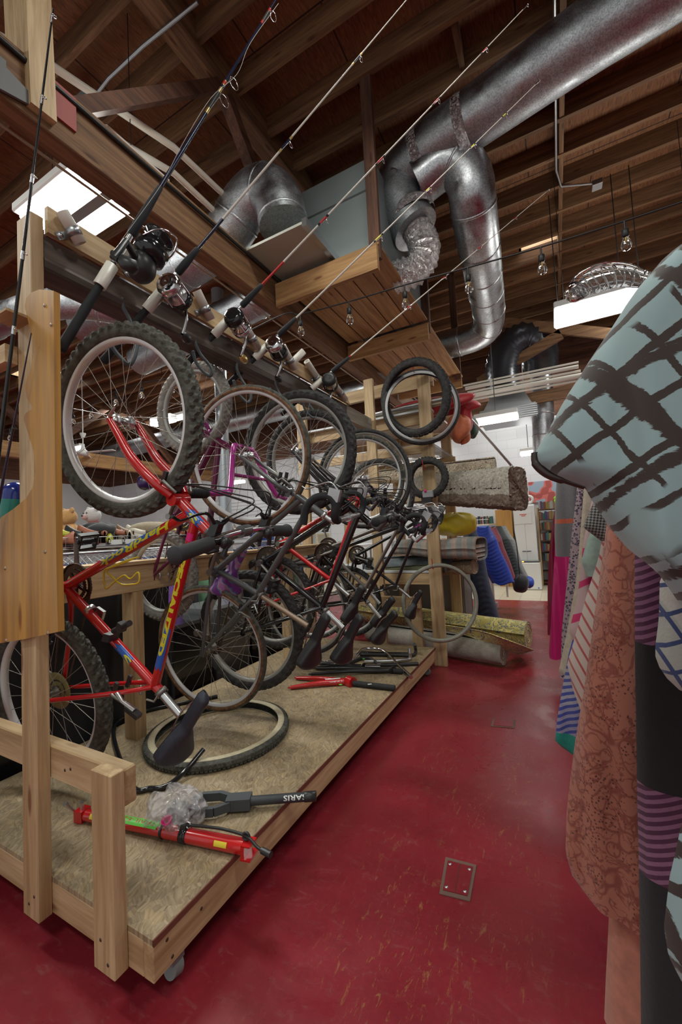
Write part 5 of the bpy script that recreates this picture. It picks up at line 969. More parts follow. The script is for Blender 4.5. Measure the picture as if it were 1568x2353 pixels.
solo('shag_rug', b, [m, m2_], 'thick folded grey-beige shag rug sticking out from the middle shelf', 'rug')
# striped folded rug
A = ay(918, 1262, 3.85); C = ay(1108, 1266, 3.70); b = MB(); d = (C - A); L = d.length; d.normalize(); s_ = d.cross(V((0, 0, 1))).normalized()
b.shell(30, 24, lambda u, v: A + d * (L * v) + s_ * (.14 * math.copysign(abs(math.cos(2 * PI * u)) ** .5, math.cos(2 * PI * u))) + V((0, 0, (.062 + .03 * v) * math.copysign(abs(math.sin(2 * PI * u)) ** .6, math.sin(2 * PI * u)) + .02 + .008 * math.sin(v * 9))), -.008)
for k in range(3): b.shell(2, 6, lambda u, v: C - d * .02 + s_ * (-.13 + .26 * v) + V((0, 0, -.05 + .04 * k + .03 * u)), .006)
solo('striped_rug', b, Ms, 'folded rug striped in grey and pink on the lower shelf', 'rug')
# camping gear on the top shelf
def blob(name, label, cat, c, rx, ry, rz, m, seed, lump=.25, group=None):
    random.seed(seed); ph = [(random.uniform(0, 6), random.uniform(2, 7), random.uniform(2, 7)) for _ in range(5)]
    def fn(u, v):
        a_ = 2 * PI * u; z = math.cos(PI * v); s_ = math.sin(PI * v); k = 1 + lump * sum(math.sin(p + a_ * int(q) + v * r_ * 2) for p, q, r_ in ph) / 5
        return V(c) + V((rx * s_ * math.cos(a_) * k, ry * s_ * math.sin(a_) * k, rz * (1 if z > 0 else .8) * math.copysign(abs(z) ** .8, z) * k))
    b = MB(); b.grid(44, 26, fn); return solo(name, b, m, label, cat, group)
Mred = fabric('red_nylon', (.42, .012, .02), .5, .15); Mor = fabric('orange_nylon', (.45, .10, .03), .6, .2)
blob('red_tent', 'crumpled red nylon tent draped along the top shelf', 'tent', ay(985, 942, 3.85), .46, .16, .10, Mred, 3, .35)
blob('red_stuff_sack', 'red stuff sack standing at the right end of the top shelf', 'bag', ay(1068, 965, 3.9), .07, .08, .17, Mred, 8, .2)
blob('orange_bag', 'orange nylon bag hanging off the right end of the top shelf', 'bag', ay(1058, 990, 3.8), .10, .09, .14, Mor, 9, .35)
blob('green_bundle', 'dark green bundle behind the orange bag on the top shelf', 'bundle', ay(1085, 985, 4.2), .06, .1, .12, fabric('green_nylon', (.02, .06, .04), .7), 11, .2)
for i, (z, x0, r, m) in enumerate(((2.345, -1.9, .022, M_alu), (2.325, -1.8, .02, M_cream), (2.315, -1.85, .016, M_dkbr))): b = MB(); b.tube([(x0, 3.66 + i * .06, z), (-.80, 3.64 + i * .07, z + .02)], r, 12); solo('tent_pole', b, m, ['silver pole lying along the front of the top shelf', 'cream roll-up mat pole on the top shelf', 'thin brown pole at the back of the top shelf'][i], 'pole')
run('tent_pole', 'long silver pole sticking out down to the right from the top shelf', [ay(1076, 955, 3.9), ay(1180, 1075, 4.3)], .012, M_alu, 'pole')
blob('yellow_sack', 'bright yellow drawstring sack on the rack behind the pine post', 'bag', ay(1045, 1208, 4.1), .22, .14, .125, fabric('yellow_nylon', (.68, .50, .02), .5, .1), 15, .18)
# tyres hung on the rack post with red ties
def hung_tyre(label, px, py, y, R, r, m, axis, knob=0., wall=None, el=None):
    c = ay(px, py, y); t = thing("spare_tyre", label, 'tyre', c - V((0, 0, R))); b = MB(); a_ = V(axis).normalized()
    prof = [(R - 2 * r, r * .8), (R - 1.2 * r, r), (R - .35 * r, r * .75), (R, 0), (R - .35 * r, -r * .75), (R - 1.2 * r, -r), (R - 2 * r, -r * .8), (R - 2 * r + .002, -r * .65), (R - 1.2 * r, -r * .85), (R - .45 * r, -r * .6), (R - .004, 0), (R - .45 * r, r * .6), (R - 1.2 * r, r * .85), (R - 2 * r + .002, r * .65)]
    b.ring(c, a_, prof, 96); part('carcass', b, m, t)
    if knob:
        b = MB(); u = a_.orthogonal().normalized(); w = a_.cross(u)
        for k in range(80):
            th = 2 * PI * k / 80; e = u * math.cos(th) + w * math.sin(th); f_ = a_.cross(e)
            for q, z in ((0, 0), (1, r * .55), (1, -r * .55)): b.obox(c + e * (R - (.0 if q == 0 else r * .35)) + a_ * z + f_ * (.006 if (k + q) % 2 else 0), e * knob, f_ * R * .026, a_ * (r * .2))
        part('tread_blocks', b, m, t, None, 'stuff')
    if wall: b = MB(); b.ring(c, a_, [(R - 2 * r - .001, r * .84), (R - 1.1 * r, r * 1.03), (R - 1.1 * r, r * .99), (R - 2 * r, r * .7)], 96); b.ring(c, a_, [(R - 2 * r - .001, -r * .84), (R - 1.1 * r, -r * 1.03), (R - 1.1 * r, -r * .99), (R - 2 * r, -r * .7)], 96); part('sidewall', b, wall, t)
    return t, c
T1, c1 = hung_tyre('black tyre with whitish lining, rear one of the pair tied high up', 968, 935, 3.49, .345, .024, M_tyre, (-.45, 1, .0), 0, mat('pale_lining', (.50, .50, .50), .6))
T2, c2 = hung_tyre('knobbly black tyre, front one of the pair tied high on the pine post', 953, 915, 3.36, .33, .034, M_tyre, (.18, 1, .22), .0045)
T3, c3 = hung_tyre('small fat black tyre with a paper tag tied to the pine post', 982, 1098, 3.49, .185, .030, M_tyre, (-.1, 1, 0), .004)
T4, c4 = hung_tyre('slim grey-green tyre hanging low on the pine post', 1012, 1385, 3.47, .335, .017, M_greyty, (-.62, 1, -.05))
b = MB(); q = ay(985, 1136, 3.44); b.box(q - V((.045, .03, .03)), q + V((.045, .008, .03)), 0, .006); part('paper_tag', b, mat('grey_card', (.35, .35, .36), .7), T3); b = MB(); q = ay(982, 1150, 3.44); b.box(q - V((.042, .032, .02)), q + V((.042, .0, .02))); part('tag_foot', b, M_blk, T3); b = MB(); b.lathe(ay(978, 1128, 3.405), (0, -1, 0), [(.012, 0), (.012, .002), (.0001, .002)], 16); part('sticker', b, M_pinkst, T3)
for i, (p, y) in enumerate((((949, 838), 3.42), ((973, 1068), 3.46), ((994, 1296), 3.46))): b = MB(); q = ay(*p, y); b.torus(q, (1, .2, .1), .045 if i else .07, .0025, 28, 6); solo('cable_tie', b, M_rodred, ['red tie round the top of the big tyre pair', 'red tie holding the small fat tyre', 'red tie holding the grey-green tyre'][i], 'cable tie')
# ------------------------------------------------------------------ sleeping bags on a low rail beyond
t = thing('garment_rail', 'low rail that carries the hanging sleeping bags', 'clothes rail', (-1.0, 5.4, 0)); b = MB(); b.tube([(-1.3, 4.75, 1.14), (-.78, 7.4, 1.14)], .014, 10); part('rail_bar', b, M_zinc, t)
for y, x in ((4.85, -1.28), (7.3, -.80)): b = MB(); b.tube([(x, y, 0), (x, y, 1.14)], .016, 10); part('upright', b, M_zinc, t)
def bagdrape(label, y, x0, x1, ztop, zbot, m, th=.10, seed=1, group='sleeping bags and coats on the low rail', quilt=10):
    random.seed(seed); a1, a2 = random.uniform(0, 6), random.uniform(0, 6)
    def fn(u, v):
        # u wraps round the section, v runs down
        a_ = 2 * PI * u; w = (x1 - x0) / 2 * (1 + .05 * math.sin(v * 9 + a1)) * (.55 + .45 * min(1, v * 4)); x = (x0 + x1) / 2 + (x1 - x0) * .42 * (v ** 1.4 - .45) * 1.0
        puff = 1 + .035 * math.sin(v * quilt * 3.4 * PI + a_ * 2); return V((x + math.cos(a_) * w * .62, y + math.sin(a_) * th * puff * min(1, .25 + v * 3), ztop + (zbot - ztop) * v + .02 * math.sin(a_ * 3 + a2)))
    b = MB(); b.grid(28, 60, fn); b.add([fn(i / 28, 1) for i in range(28)], [tuple(range(28))]); b.add([fn(i / 28, 0) for i in range(28)], [tuple(range(28))]); return solo('sleeping_bag', b, m, label, 'sleeping bag', group)
bagdrape('dark navy quilted sleeping bag, nearest on the low rail', 4.95, -1.02, -.66, 1.20, .12, fabric('navy_quilt', (.02, .035, .075), .5, .2, 20, .2, .5), .11, 2)
bagdrape('bright blue quilted sleeping bag behind the navy one', 5.3, -.95, -.50, 1.18, .50, fabric('royal_blue_quilt', (.012, .05, .42), .5, .2, 20, .2, .5), .12, 3)
bagdrape('grey and red sleeping bag behind the bright blue one', 5.65, -.88, -.52, 1.17, .52, fabric('red_grey_quilt', (.26, .04, .06), .6), .09, 4)
bagdrape('charcoal sleeping bag with pale lining, farther along the low rail', 5.95, -.86, -.42, 1.17, .48, fabric('charcoal_quilt', (.035, .05, .055), .6), .09, 5)
bagdrape('light grey jacket at the far end of the low rail', 6.3, -.84, -.40, 1.17, .42, fabric('pale_grey_cloth', (.30, .32, .31), .8), .07, 6)
blob('black_pouch', 'black stuffed pouch dangling under the charcoal sleeping bag', 'bag', (-.46, 5.7, .43), .10, .11, .13, fabric('black_nylon', (.012, .013, .016), .6), 21, .15)
run('cord', 'black cord the stuffed pouch dangles from', [(-.46, 5.7, .54), (-.47, 5.72, .9), (-.5, 5.8, 1.15)], .006, M_cable, 'cord')
blob('blue_pouch', 'bright blue pouch end beside the black pouch', 'bag', (-.38, 5.9, .42), .07, .09, .08, fabric('blue_nylon', (.01, .07, .5), .5), 22, .15)
b = MB(); b.box((-1.5, 4.85, 0), (-.92, 4.9, .95)); solo('partition_panel', b, M_white, 'white partition behind the navy sleeping bag', 'panel'); b = MB(); b.box((-.92, 5.2, 0), (-.88, 6.4, .82)); b.box((-.90, 5.2, .0), (-.84, 6.4, .07)); solo('partition_panel', b, mat('pinkish_white_paint', (.52, .44, .44), .5), 'low pinkish white panel below the sleeping bags', 'panel')
# ------------------------------------------------------------------ far end of the aisle
t = thing('tall_cabinet', 'tall white two-door cabinet at the end of the aisle', 'cabinet', (-.5, 8.55, 0)); b = MB(); b.box((-.71, 8.4, 0), (-.34, 8.75, 1.56), 0, .004); part('carcase', b, M_wht, t)
for i in (0, 1): b = MB(); b.box((-.705 + i * .183, 8.385, .06), (-.525 + i * .183, 8.4, 1.54), 0, .003); d_ = part('door', b, M_wht, t); b = MB(); b.box((-.60 + i * .08, 8.375, .68), (-.53 + i * .08, 8.385, .69)); part('handle', b, M_blk, d_)
b = MB(); b.box((-.69, 8.376, 1.20), (-.40, 8.384, 1.42)); part('notice_sheet', b, M_paper, t); b = MB(); b.box((-.60, 8.373, 1.37), (-.48, 8.376, 1.385)); b.box((-.57, 8.373, 1.345), (-.50, 8.376, 1.358)); part('red_print', b, mat('red_ink', (.6, .1, .08), .6), t)
b = MB(); b.lathe((-.60, 8.5, 1.56), (0, 0, 1), [(.001, 0), (.10, 0), (.10, .15), (.08, .20), (.001, .215)], 20); solo('white_dispenser', b, M_wht, 'white rounded plastic canister on top of the tall white cabinet', 'canister')
b = MB(); b.torus((-.42, 8.5, 1.66), (.2, 1, 0), .06, .025, 24, 10); solo('white_bag_handle', b, M_wht, 'curved white handle beside the canister on the tall cabinet', 'handle')
t = thing('air_purifier', 'white air purifier standing in front of the tall cabinet', 'air purifier', (-.48, 8.2, 0)); b = MB(); b.box((-.68, 8.1, .0), (-.30, 8.32, .50), 0, .02); part('casing', b, M_wht, t); b = MB(); b.box((-.67, 8.105, .50), (-.31, 8.31, .525), 0, .004); part('control_strip', b, M_gry, t); b = MB(); b.box((-.60, 8.10, .505), (-.57, 8.104, .52)); part('amber_lamp', b, emis('amber_led', (1, .4, .05), 3), t); b = MB(); b.box((-.365, 8.096, .03), (-.345, 8.1, .05)); part('blue_logo', b, M_blue, t)
t = thing('bookcase', 'wooden bookcase of books at the right end of the aisle', 'bookcase', (.0, 8.9, 0)); b = MB(); b.box((-.32, 8.7, 0), (-.29, 9.1, 1.5)); part('side_panel', b, W['pinez'], t); b = MB(); b.box((.6, 8.7, 0), (.63, 9.1, 1.5)); part('side_panel', b, W['pinez'], t)
for k in range(8): b = MB(); b.box((-.29, 8.72, .05 + k * .2), (.6, 9.1, .065 + k * .2)); part('shelf', b, W['darkx'], t)
random.seed(12); bc = [mat('book_%d' % i, c_, .6) for i, c_ in enumerate(((.2, .03, .03), (.03, .06, .16), (.03, .12, .06), (.25, .19, .05), (.35, .35, .33), (.02, .02, .03), (.14, .04, .1), (.05, .13, .15), (.22, .12, .05)))]
def books(x0, x1, z, y, n, lab, grp):
    x = x0; i = 0
    while x < x1 and i < n:
        w_ = random.uniform(.018, .04); h_ = random.uniform(.12, .165); b = MB(); b.box((x, y, z), (x + w_ - .002, y + .13, z + h_)); solo('book', b, random.choice(bc), lab, 'book', grp); x += w_; i += 1
for k in range(2, 8): books(-.28, .06, .066 + k * .2, 8.73, 14, 'book standing in the wooden bookcase at the right end of the aisle', 'books in the bookcase by the white cabinet')
t = thing('bookcase', 'honey wood bookcase left of the tall white cabinet', 'bookcase', (-1.5, 8.9, 0)); b = MB(); b.box((-1.05, 8.5, 0), (-.75, 9.1, 1.5)); part('side_panel', b, M_amber, t); b = MB(); b.box((-2.4, 8.8, .95), (-1.05, 9.1, .97)); b.box((-2.4, 8.8, 1.22), (-1.05, 9.1, 1.24)); part('shelf', b, W['pinex'], t)
for z in (.972, 1.242): books(-1.95, -1.06, z, 8.85, 26, 'book on the open shelves left of the tall white cabinet', 'books on the open shelves behind the coats')
b = MB()
for k in range(12): b.tube([(-2.3 + k * .1, 7.9, .0), (-2.3 + k * .1, 7.9, 1.35)], .005, 5)
for k in range(7): b.tube([(-2.3, 7.9, .72 + k * .1), (-1.1, 7.9, .72 + k * .1)], .005, 5)
solo('grid_panel', b, M_wht, 'white wire grid panel behind the yellow sack', 'grid panel')
m = mat('flower_mural', (.5, .5, .6), .6); q = NT(m); v = q.vor(q.coords((1, 1, 1)), 6, 'SMOOTH_F1'); q.col(q.ramp(v, [(.0, (.40, .08, .07)), (.32, (.62, .16, .14)), (.42, (.30, .38, .48))], 'CONSTANT'))
b = MB(); b.box((-.45, 9.16, 1.62), (.9, 9.195, 2.05)); solo('floral_picture', b, m, 'long picture of red blossoms on the far white wall', 'picture')
b = MB(); b.ell((.03, 8.75, 1.60), .04, .04, .05); b.ell((.02, 8.75, 1.66), .03, .03, .035); solo('lime_toy', b, mat('lime_green', (.3, .75, .03), .5), 'small lime green toy on top of the right bookcase', 'toy')
# ------------------------------------------------------------------ shoe racks and clothes behind the stand at the left
t = thing('shoe_rack', 'long chrome wire rack heaped with shoes behind the stand', 'wire rack', (-5.1, 4.4, 0))
RX0, RX1, RY0, RY1, RZ = -5.55, -4.95, 2.0, 7.4, 1.20
for y in (RY0, 4.7, RY1):
    for x in (RX0, RX1): b = MB(); b.tube([(x, y, 0), (x, y, 1.38)], .014, 8); part('upright', b, M_alu, t)
for z in (RZ, RZ - .10):
    b = MB()
    for x in (RX0, RX1): b.tube([(x, RY0, z), (x, RY1, z)], .008, 6)
    for k in range(55): b.tube([(RX0, RY0 + k * .1, z), (RX1, RY0 + k * .1, z)], .004, 4)
    part('wire_shelf', b, M_alu, t)
b = MB()
for k in range(80): b.tube([(RX1 + .01, RY0 + k * .067, RZ), (RX1 + .01, RY0 + k * .067, RZ + .11)], .003, 4)
b.tube([(RX1 + .01, RY0, RZ + .11), (RX1 + .01, RY1, RZ + .11)], .005, 6); part('basket_edge', b, M_alu, t)
b = MB(); b.box((RX1 + .02, 3.1, RZ + .01), (RX1 + .03, 4.1, RZ + .07)); part('label_strip', b, M_paper, t)
def shoe(c, ang, m, label, L=.27):
    d = V((math.cos(ang), math.sin(ang), 0)); s_ = V((-d.y, d.x, 0)); c = V(c)
    def fn(u, v):
        a_ = 2 * PI * u; w = .047 * math.sin(PI * min(1, max(.03, v * .93 + .05))) ** .5; h = .04 + .07 * (1 - v) ** 1.5 * (1 if v > .03 else .7); return c + d * (L * (v - .5)) + s_ * (math.cos(a_) * w) + V((0, 0, .02 + max(0, h * (1 + math.sin(a_)) / 1.3)))
    t = thing('shoe', label, 'shoe', c, 'shoes heaped on the wire rack'); b = MB(); b.grid(14, 14, fn); part('upper', b, m, t); b = MB(); b.grid(14, 10, lambda u, v: c + d * (L * 1.03 * (v - .5)) + s_ * (math.cos(2 * PI * u) * .047 * math.sin(PI * min(1, max(.03, v))) ** .4) + V((0, 0, .012 + .010 * math.sin(2 * PI * u)))); part('sole', b, M_blk, t); return t
sc_ = [mat('shoe_%d' % i, c_, .45) for i, c_ in enumerate(((.02, .02, .02), (.28, .09, .05), (.36, .13, .08), (.12, .10, .08), (.55, .5, .42), (.35, .34, .03), (.05, .05, .06), (.2, .12, .07)))]
random.seed(4)
for row, (x, z) in enumerate(((-5.03, RZ + .01), (-5.2, RZ + .03), (-5.38, RZ + .05), (-5.12, RZ + .10))):
    y = 2.15 + row * .05
    while y < 5.6:
        i = random.randrange(8); nm = ['black leather', 'brown leather', 'tan red', 'drab brown', 'cream', 'olive yellow', 'dark grey', 'mid brown'][i]
        shoe((x, y, z), random.uniform(-.7, .7) + (PI if random.random() < .3 else 0), sc_[i], '%s shoe among the many heaped on the chrome wire rack' % nm); y += random.uniform(.12, .19)
def bear(label, c, m, m2, s=1.0, shirt=None):
    c = V(c); t = thing('teddy_bear', label, 'teddy bear', c); b = MB(); b.ell(c + V((0, 0, .16 * s)), .15 * s, .13 * s, .19 * s); part('body', b, shirt or m, t); b = MB(); hc = c + V((0, -.02, .42 * s)); b.ell(hc, .125 * s, .115 * s, .115 * s); h = part('head', b, m, t)
    for q in (-1, 1): b = MB(); b.ell(hc + V((q * .10 * s, 0, .09 * s)), .042 * s, .025 * s, .042 * s); part('ear', b, m, h); b = MB(); b.ell(hc + V((q * .04 * s, -.108 * s, .03 * s)), .010 * s, .008 * s, .011 * s); part('eye', b, M_gloss, h)
    b = MB(); b.ell(hc + V((0, -.11 * s, -.025 * s)), .055 * s, .04 * s, .042 * s); part('muzzle', b, m2, h); b = MB(); b.ell(hc + V((0, -.150 * s, -.01 * s)), .018 * s, .012 * s, .013 * s); part('nose', b, M_gloss, h)
    for q in (-1, 1): b = MB(); b.tube([c + V((q * .11 * s, -.03, .27 * s)), c + V((q * .2 * s, -.10, .17 * s)), c + V((q * .22 * s, -.17, .12 * s))], [.05 * s, .048 * s, .045 * s], 12); b.ell(c + V((q * .22 * s, -.18, .12 * s)), .05 * s, .05 * s, .05 * s); part('arm', b, m, t); b = MB(); b.tube([c + V((q * .09 * s, -.05, .06 * s)), c + V((q * .14 * s, -.26 * s, .06 * s))], [.065 * s, .06 * s], 12); b.ell(c + V((q * .14 * s, -.27 * s, .06 * s)), .062 * s, .045 * s, .07 * s); part('leg', b, m, t)
p = ax_(160, 1192, -5.7); bear('tan teddy bear sitting above the shoes, left one', (p.x, p.y, p.z - .38), fabric('tan_plush', (.50, .27, .10), .95, .2, 60), fabric('pale_plush', (.62, .48, .30), .95), .95)
p = ax_(216, 1184, -5.75); bear('white teddy bear in red, above the shoes to the right of the tan one', (p.x, p.y, p.z - .40), fabric('white_plush', (.58, .55, .55), .95, .15, 60), fabric('pink_plush', (.6, .4, .42), .95), .95, fabric('red_felt', (.5, .02, .03), .9))
b = MB(); b.box((-6.0, 2.2, 1.14), (-5.57, 5.2, 1.17)); solo('top_shelf_board', b, M_cream, 'cream shelf board under the teddy bears', 'shelf')
p = ax_(350, 1205, -5.2); blob('canvas_bag', 'tan canvas bag lying on the shoe rack, right of the shoes', 'bag', (-5.2, p.y, 1.40), .16, .38, .11, fabric('tan_canvas', (.30, .24, .16), .9), 31, .15); p = ax_(228, 1212, -5.2); blob('black_bag', 'black bag among the shoes below the white bear', 'bag', (-5.2, p.y, 1.40), .15, .2, .10, fabric('black_canvas', (.015, .016, .02), .8), 32, .2)
# rail with hangers and clothes
t = thing('clothes_rail', 'chrome clothes rail with packed hangers below the shoe rack', 'clothes rail', (-4.6, 4, 0)); b = MB(); b.tube([(-4.6, 1.9, 1.13), (-4.6, 6.6, 1.13)], .013, 8); part('rail_bar', b, M_alu, t)
for y in (2.0, 6.5): b = MB(); b.tube([(-4.6, y, 0), (-4.6, y, 1.13)], .014, 8); part('upright', b, M_alu, t)
hg = None; random.seed(9); cl = [fabric('shirt_%d' % i, c_, .9, .2) for i, c_ in enumerate(((.05, .10, .35), (.1, .2, .45), (.4, .03, .05), (.35, .36, .4), (.02, .02, .03), (.15, .05, .2), (.45, .42, .38)))]
b = MB(); b.tube(smooth_pts([(0, 0, .0), (.018, 0, .008), (.018, 0, .03), (0, 0, .04), (-.01, 0, .03)], 3), .0022, 5); b.tube([(0, -.2, -.10), (0, 0, -.01), (0, 0, 0)], .003, 5); b.tube([(0, .2, -.10), (0, 0, -.01)], .003, 5)
hm = mesh_of('coat_hanger', b, M_alu, V((0, 0, 0))); sm_ = []
for i in range(7): b = MB(); b.grid(8, 16, lambda u, v: V((.018 * math.cos(2 * PI * u), math.copysign(abs(math.sin(2 * PI * u)) ** .5, math.sin(2 * PI * u)) * (.2 + .03 * v) * (1 if v > .05 else .9), -.06 - .75 * v - .05 * abs(math.sin(2 * PI * u)) * (v < .1)))); sm_.append(mesh_of('shirt', b, cl[i], V((0, 0, 0))))
for k in range(64):
    x = -4.6; y = 2.1 + k * .067; ry = random.uniform(-.12, .12)
    o = bpy.data.objects.new('coat_hanger', hm); COL.objects.link(o); o.location = (x, y, 1.105); o.rotation_euler = (0, ry, PI / 2 + random.uniform(-.2, .2)); tag(o, 'wire hanger on the packed chrome rail behind the stand', 'coat hanger', 'hangers on the chrome rail')
    o2 = bpy.data.objects.new('shirt', sm_[k * 3 % 7]); COL.objects.link(o2); o2.location = (x, y, 1.095); o2.rotation_euler = o.rotation_euler; tag(o2, '%s shirt hung on the packed chrome rail behind the stand' % ['dark blue', 'blue', 'red', 'pale grey', 'black', 'purple', 'off-white'][k * 3 % 7], 'shirt', 'shirts on the chrome rail')
# table of framed pictures and a blue cloth seen between the wheels
t = thing('display_table', 'white-topped display table seen between the bicycle wheels', 'table', (-4.2, 6.5, 0)); b = MB(); b.box((-5.6, 6.2, .95), (-2.9, 6.8, .99)); part('table_top', b, M_white, t)
for x in (-5.5, -3.0):
    for y in (6.25, 6.75): b = MB(); b.tube([(x, y, 0), (x, y, .95)], .02, 8); part('leg', b, M_alu, t)
mp = [mat('painting_a', (.2, .25, .12), .6), mat('painting_b', (.35, .4, .45), .6), mat('painting_c', (.4, .35, .25), .6)]
for i, (px, py) in enumerate(((675, 1207), (712, 1207), (742, 1205))):
    p = ay(px, py, 6.4); t = thing('framed_picture', ['green landscape in a pale frame, left on the far table', 'middle framed picture on the far table', 'right framed picture on the far table'][i], 'picture', (p.x, 6.4, .99)); b = MB(); b.box((p.x - .13, 6.39, .99), (p.x + .13, 6.41, 1.22)); part('frame', b, M_cream, t); b = MB(); b.box((p.x - .10, 6.384, 1.02), (p.x + .10, 6.39, 1.19)); part('painting', b, mp[i], t)
c = ay(600, 1190, 6.3); b = MB(); b.shell(14, 8, lambda u, v: V((c.x - .3 + .6 * u, 6.3 + .015 * math.sin(u * 25), 1.35 - .45 * v)), .01); solo('blue_cloth', b, fabric('blue_cloth', (.012, .05, .25), .8), 'blue cloth hanging over the far table behind the grey road bike', 'cloth')
b = MB(); b.box((-9.0, 7.6, 0), (-6.2, 8.0, 1.1)); solo('counter', b, M_white, 'long white counter behind the shoe racks', 'counter')
c = ax_(335, 1110, -5.0); blob('purple_helmet', 'dark purple helmet seen past the red fork blade', 'helmet', c, .10, .12, .12, mat('purple_gloss', (.03, .01, .07), .3), 41, .08)

t = thing('clothes_rail', 'second clothes rail of bright garments straight behind the bikes', 'clothes rail', (-3.1, 4, 0)); b = MB(); b.tube([(-3.1, 2.3, 1.02), (-3.1, 5.2, 1.02)], .013, 8); part('rail_bar', b, M_alu, t)
for y in (2.35, 5.15): b = MB(); b.tube([(-3.1, y, 0), (-3.1, y, 1.02)], .014, 8); part('upright', b, M_alu, t)
cl2 = [fabric('garment_%d' % i, c_, .9, .2) for i, c_ in enumerate(((.16, .05, .35), (.02, .02, .025), (.04, .10, .30), (.45, .04, .05), (.40, .42, .46), (.03, .03, .04), (.10, .22, .12)))]; sm2 = []
for i in range(7):
    me = sm_[0].copy(); me.materials.clear(); me.materials.append(cl2[i]); sm2.append(me)
for k in range(26):
    y = 2.42 + k * .10; o = bpy.data.objects.new('coat_hanger', hm); COL.objects.link(o); o.location = (-3.1, y, .995); o.rotation_euler = (0, random.uniform(-.1, .1), PI / 2 + random.uniform(-.3, .3)); tag(o, 'wire hanger on the second rail straight behind the bikes', 'coat hanger', 'hangers on the second rail')
    q = k * 5 % 7; o2 = bpy.data.objects.new('shirt', sm2[q]); COL.objects.link(o2); o2.location = (-3.1, y, .985); o2.rotation_euler = o.rotation_euler; tag(o2, '%s garment on the second rail straight behind the bikes' % ['violet', 'black', 'blue', 'red', 'pale grey', 'charcoal', 'green'][q], 'shirt', 'garments on the second rail')
# ------------------------------------------------------------------ rack of clothes along the right side of the aisle
def cloth_mat(name, base, rough=.9, sheen=.3): return mat(name, base, rough, Sheen_Weight=sheen)
def mk_print():
    m = cloth_mat('teal_blouse_print', (.30, .42, .42), .75); q = NT(m)
    def strokes(ang, sc, thr, dist, off, brk):
        v = q.coords((1, 1, 1), (0, ang, 0)); w_ = q.n('ShaderNodeTexWave', wave_type='BANDS'); w_.bands_direction = 'Z'; w_.inputs['Scale'].default_value = sc; w_.inputs['Distortion'].default_value = dist; w_.inputs['Detail'].default_value = 2; w_.inputs['Detail Scale'].default_value = 1.4; w_.inputs['Phase Offset'].default_value = off
        q.l(v, w_.inputs['Vector']); edge = q.noise(q.coords((.35 if True else 1, 1, 2.2), (0, ang, 0)), 110, 3, .7); f = q.math('ADD', w_.outputs['Fac'], q.math('MULTIPLY', q.math('SUBTRACT', edge, .5), .16)); a_ = q.ramp(f, [(thr, 0.), (thr + .02, 1.)])
        k_ = q.ramp(q.noise(v, 9, 1), [(brk, 0.), (brk + .03, 1.)]); return q.math('MULTIPLY', a_, k_)
    A_ = strokes(.55, 6.6, .90, 1.6, 0, .36); B_ = strokes(-1.02, 7.6, .93, 1.8, 1.7, .44); C_ = strokes(-1.0, 2.9, .94, 2.2, .6, .34); D_ = strokes(.5, 3.1, .95, 2.2, 3.6, .36)
    f = q.math('MAXIMUM', q.math('MAXIMUM', A_, B_), q.math('MAXIMUM', C_, D_)); q.col(q.mix(f, (.27, .38, .39), (.032, .018, .014))); return m
def mk_lace():
    m = cloth_mat('peach_lace', (.50, .20, .13), .9); q = NT(m); v = q.coords((1, 1, 1)); vo = q.vor(q.coords((1, 1, .8)), 30, 'SMOOTH_F1'); sm = q.vor(v, 135, 'F1'); reg = q.noise(v, 13, 3)
    hole = q.math('MULTIPLY', q.ramp(sm, [(.22, 1.), (.34, 0.)]), q.ramp(reg, [(.5, 0.), (.56, 1.)])); ed = q.ramp(vo, [(.33, 0.), (.37, 1.), (.40, 1.), (.44, 0.)]); ed2 = q.ramp(q.noise(v, 14, 3, .5, 2.0), [(.47, 0.), (.49, 1.), (.51, 1.), (.53, 0.)]); ed = q.math('MAXIMUM', ed, ed2); c = q.mix(ed, (.43, .16, .105), (.27, .075, .05)); c = q.mix(hole, c, (.10, .03, .025)); q.col(c); q.bump(ed, -.6, .004); return m
def mk_wave(name, c1, c2, sc, dr='X', thr=.5, rot=(0, 0, 0), dist=0., sharp=.03):
    m = cloth_mat(name, c1); q = NT(m); w_ = q.wave(q.coords((1, 1, 1), rot), sc, dist, 2, 'BANDS', dr); q.col(q.ramp(w_, [(thr - sharp, c1), (thr + sharp, c2)])); return m
def mk_check(name, c1, c2, sc):
    m = cloth_mat(name, c1); q = NT(m); a_ = q.n('ShaderNodeTexChecker'); a_.inputs['Scale'].default_value = sc; a_.inputs['Color1'].default_value = (*c1, 1); a_.inputs['Color2'].default_value = (*c2, 1); q.l(q.coords((1, .001, 1), (0, .6, 0)), a_.inputs['Vector']); q.col(a_.outputs['Color']); return m
def mk_plaid():
    m = cloth_mat('white_blue_plaid', (.5, .5, .47)); q = NT(m); v = q.coords((1, 1, 1), (0, .45, 0)); a_ = q.ramp(q.wave(v, 10, .3, 1, 'BANDS', 'X'), [(.93, 0.), (.95, 1.)]); b_ = q.ramp(q.wave(v, 9, .3, 1, 'BANDS', 'Z'), [(.93, 0.), (.95, 1.)]); g = q.ramp(q.wave(v, 2.2, .3, 1, 'BANDS', 'X'), [(.6, 0.), (.65, .55)]); c = q.mix(g, (.50, .50, .46), (.30, .32, .28)); c = q.mix(q.math('MAXIMUM', a_, b_), c, (.04, .06, .16)); q.col(c); q.bump(q.noise(v, 160, 2), .5, .002); return m
def mk_spot(name, c1, c2, sc, lo=.28, hi=.42):
    m = cloth_mat(name, c1); q = NT(m); v = q.vor(q.coords((1, .3, 1)), sc, 'F1'); q.col(q.ramp(v, [(lo - .02, c1), (lo, c2), (hi, c2), (hi + .02, c1)])); return m
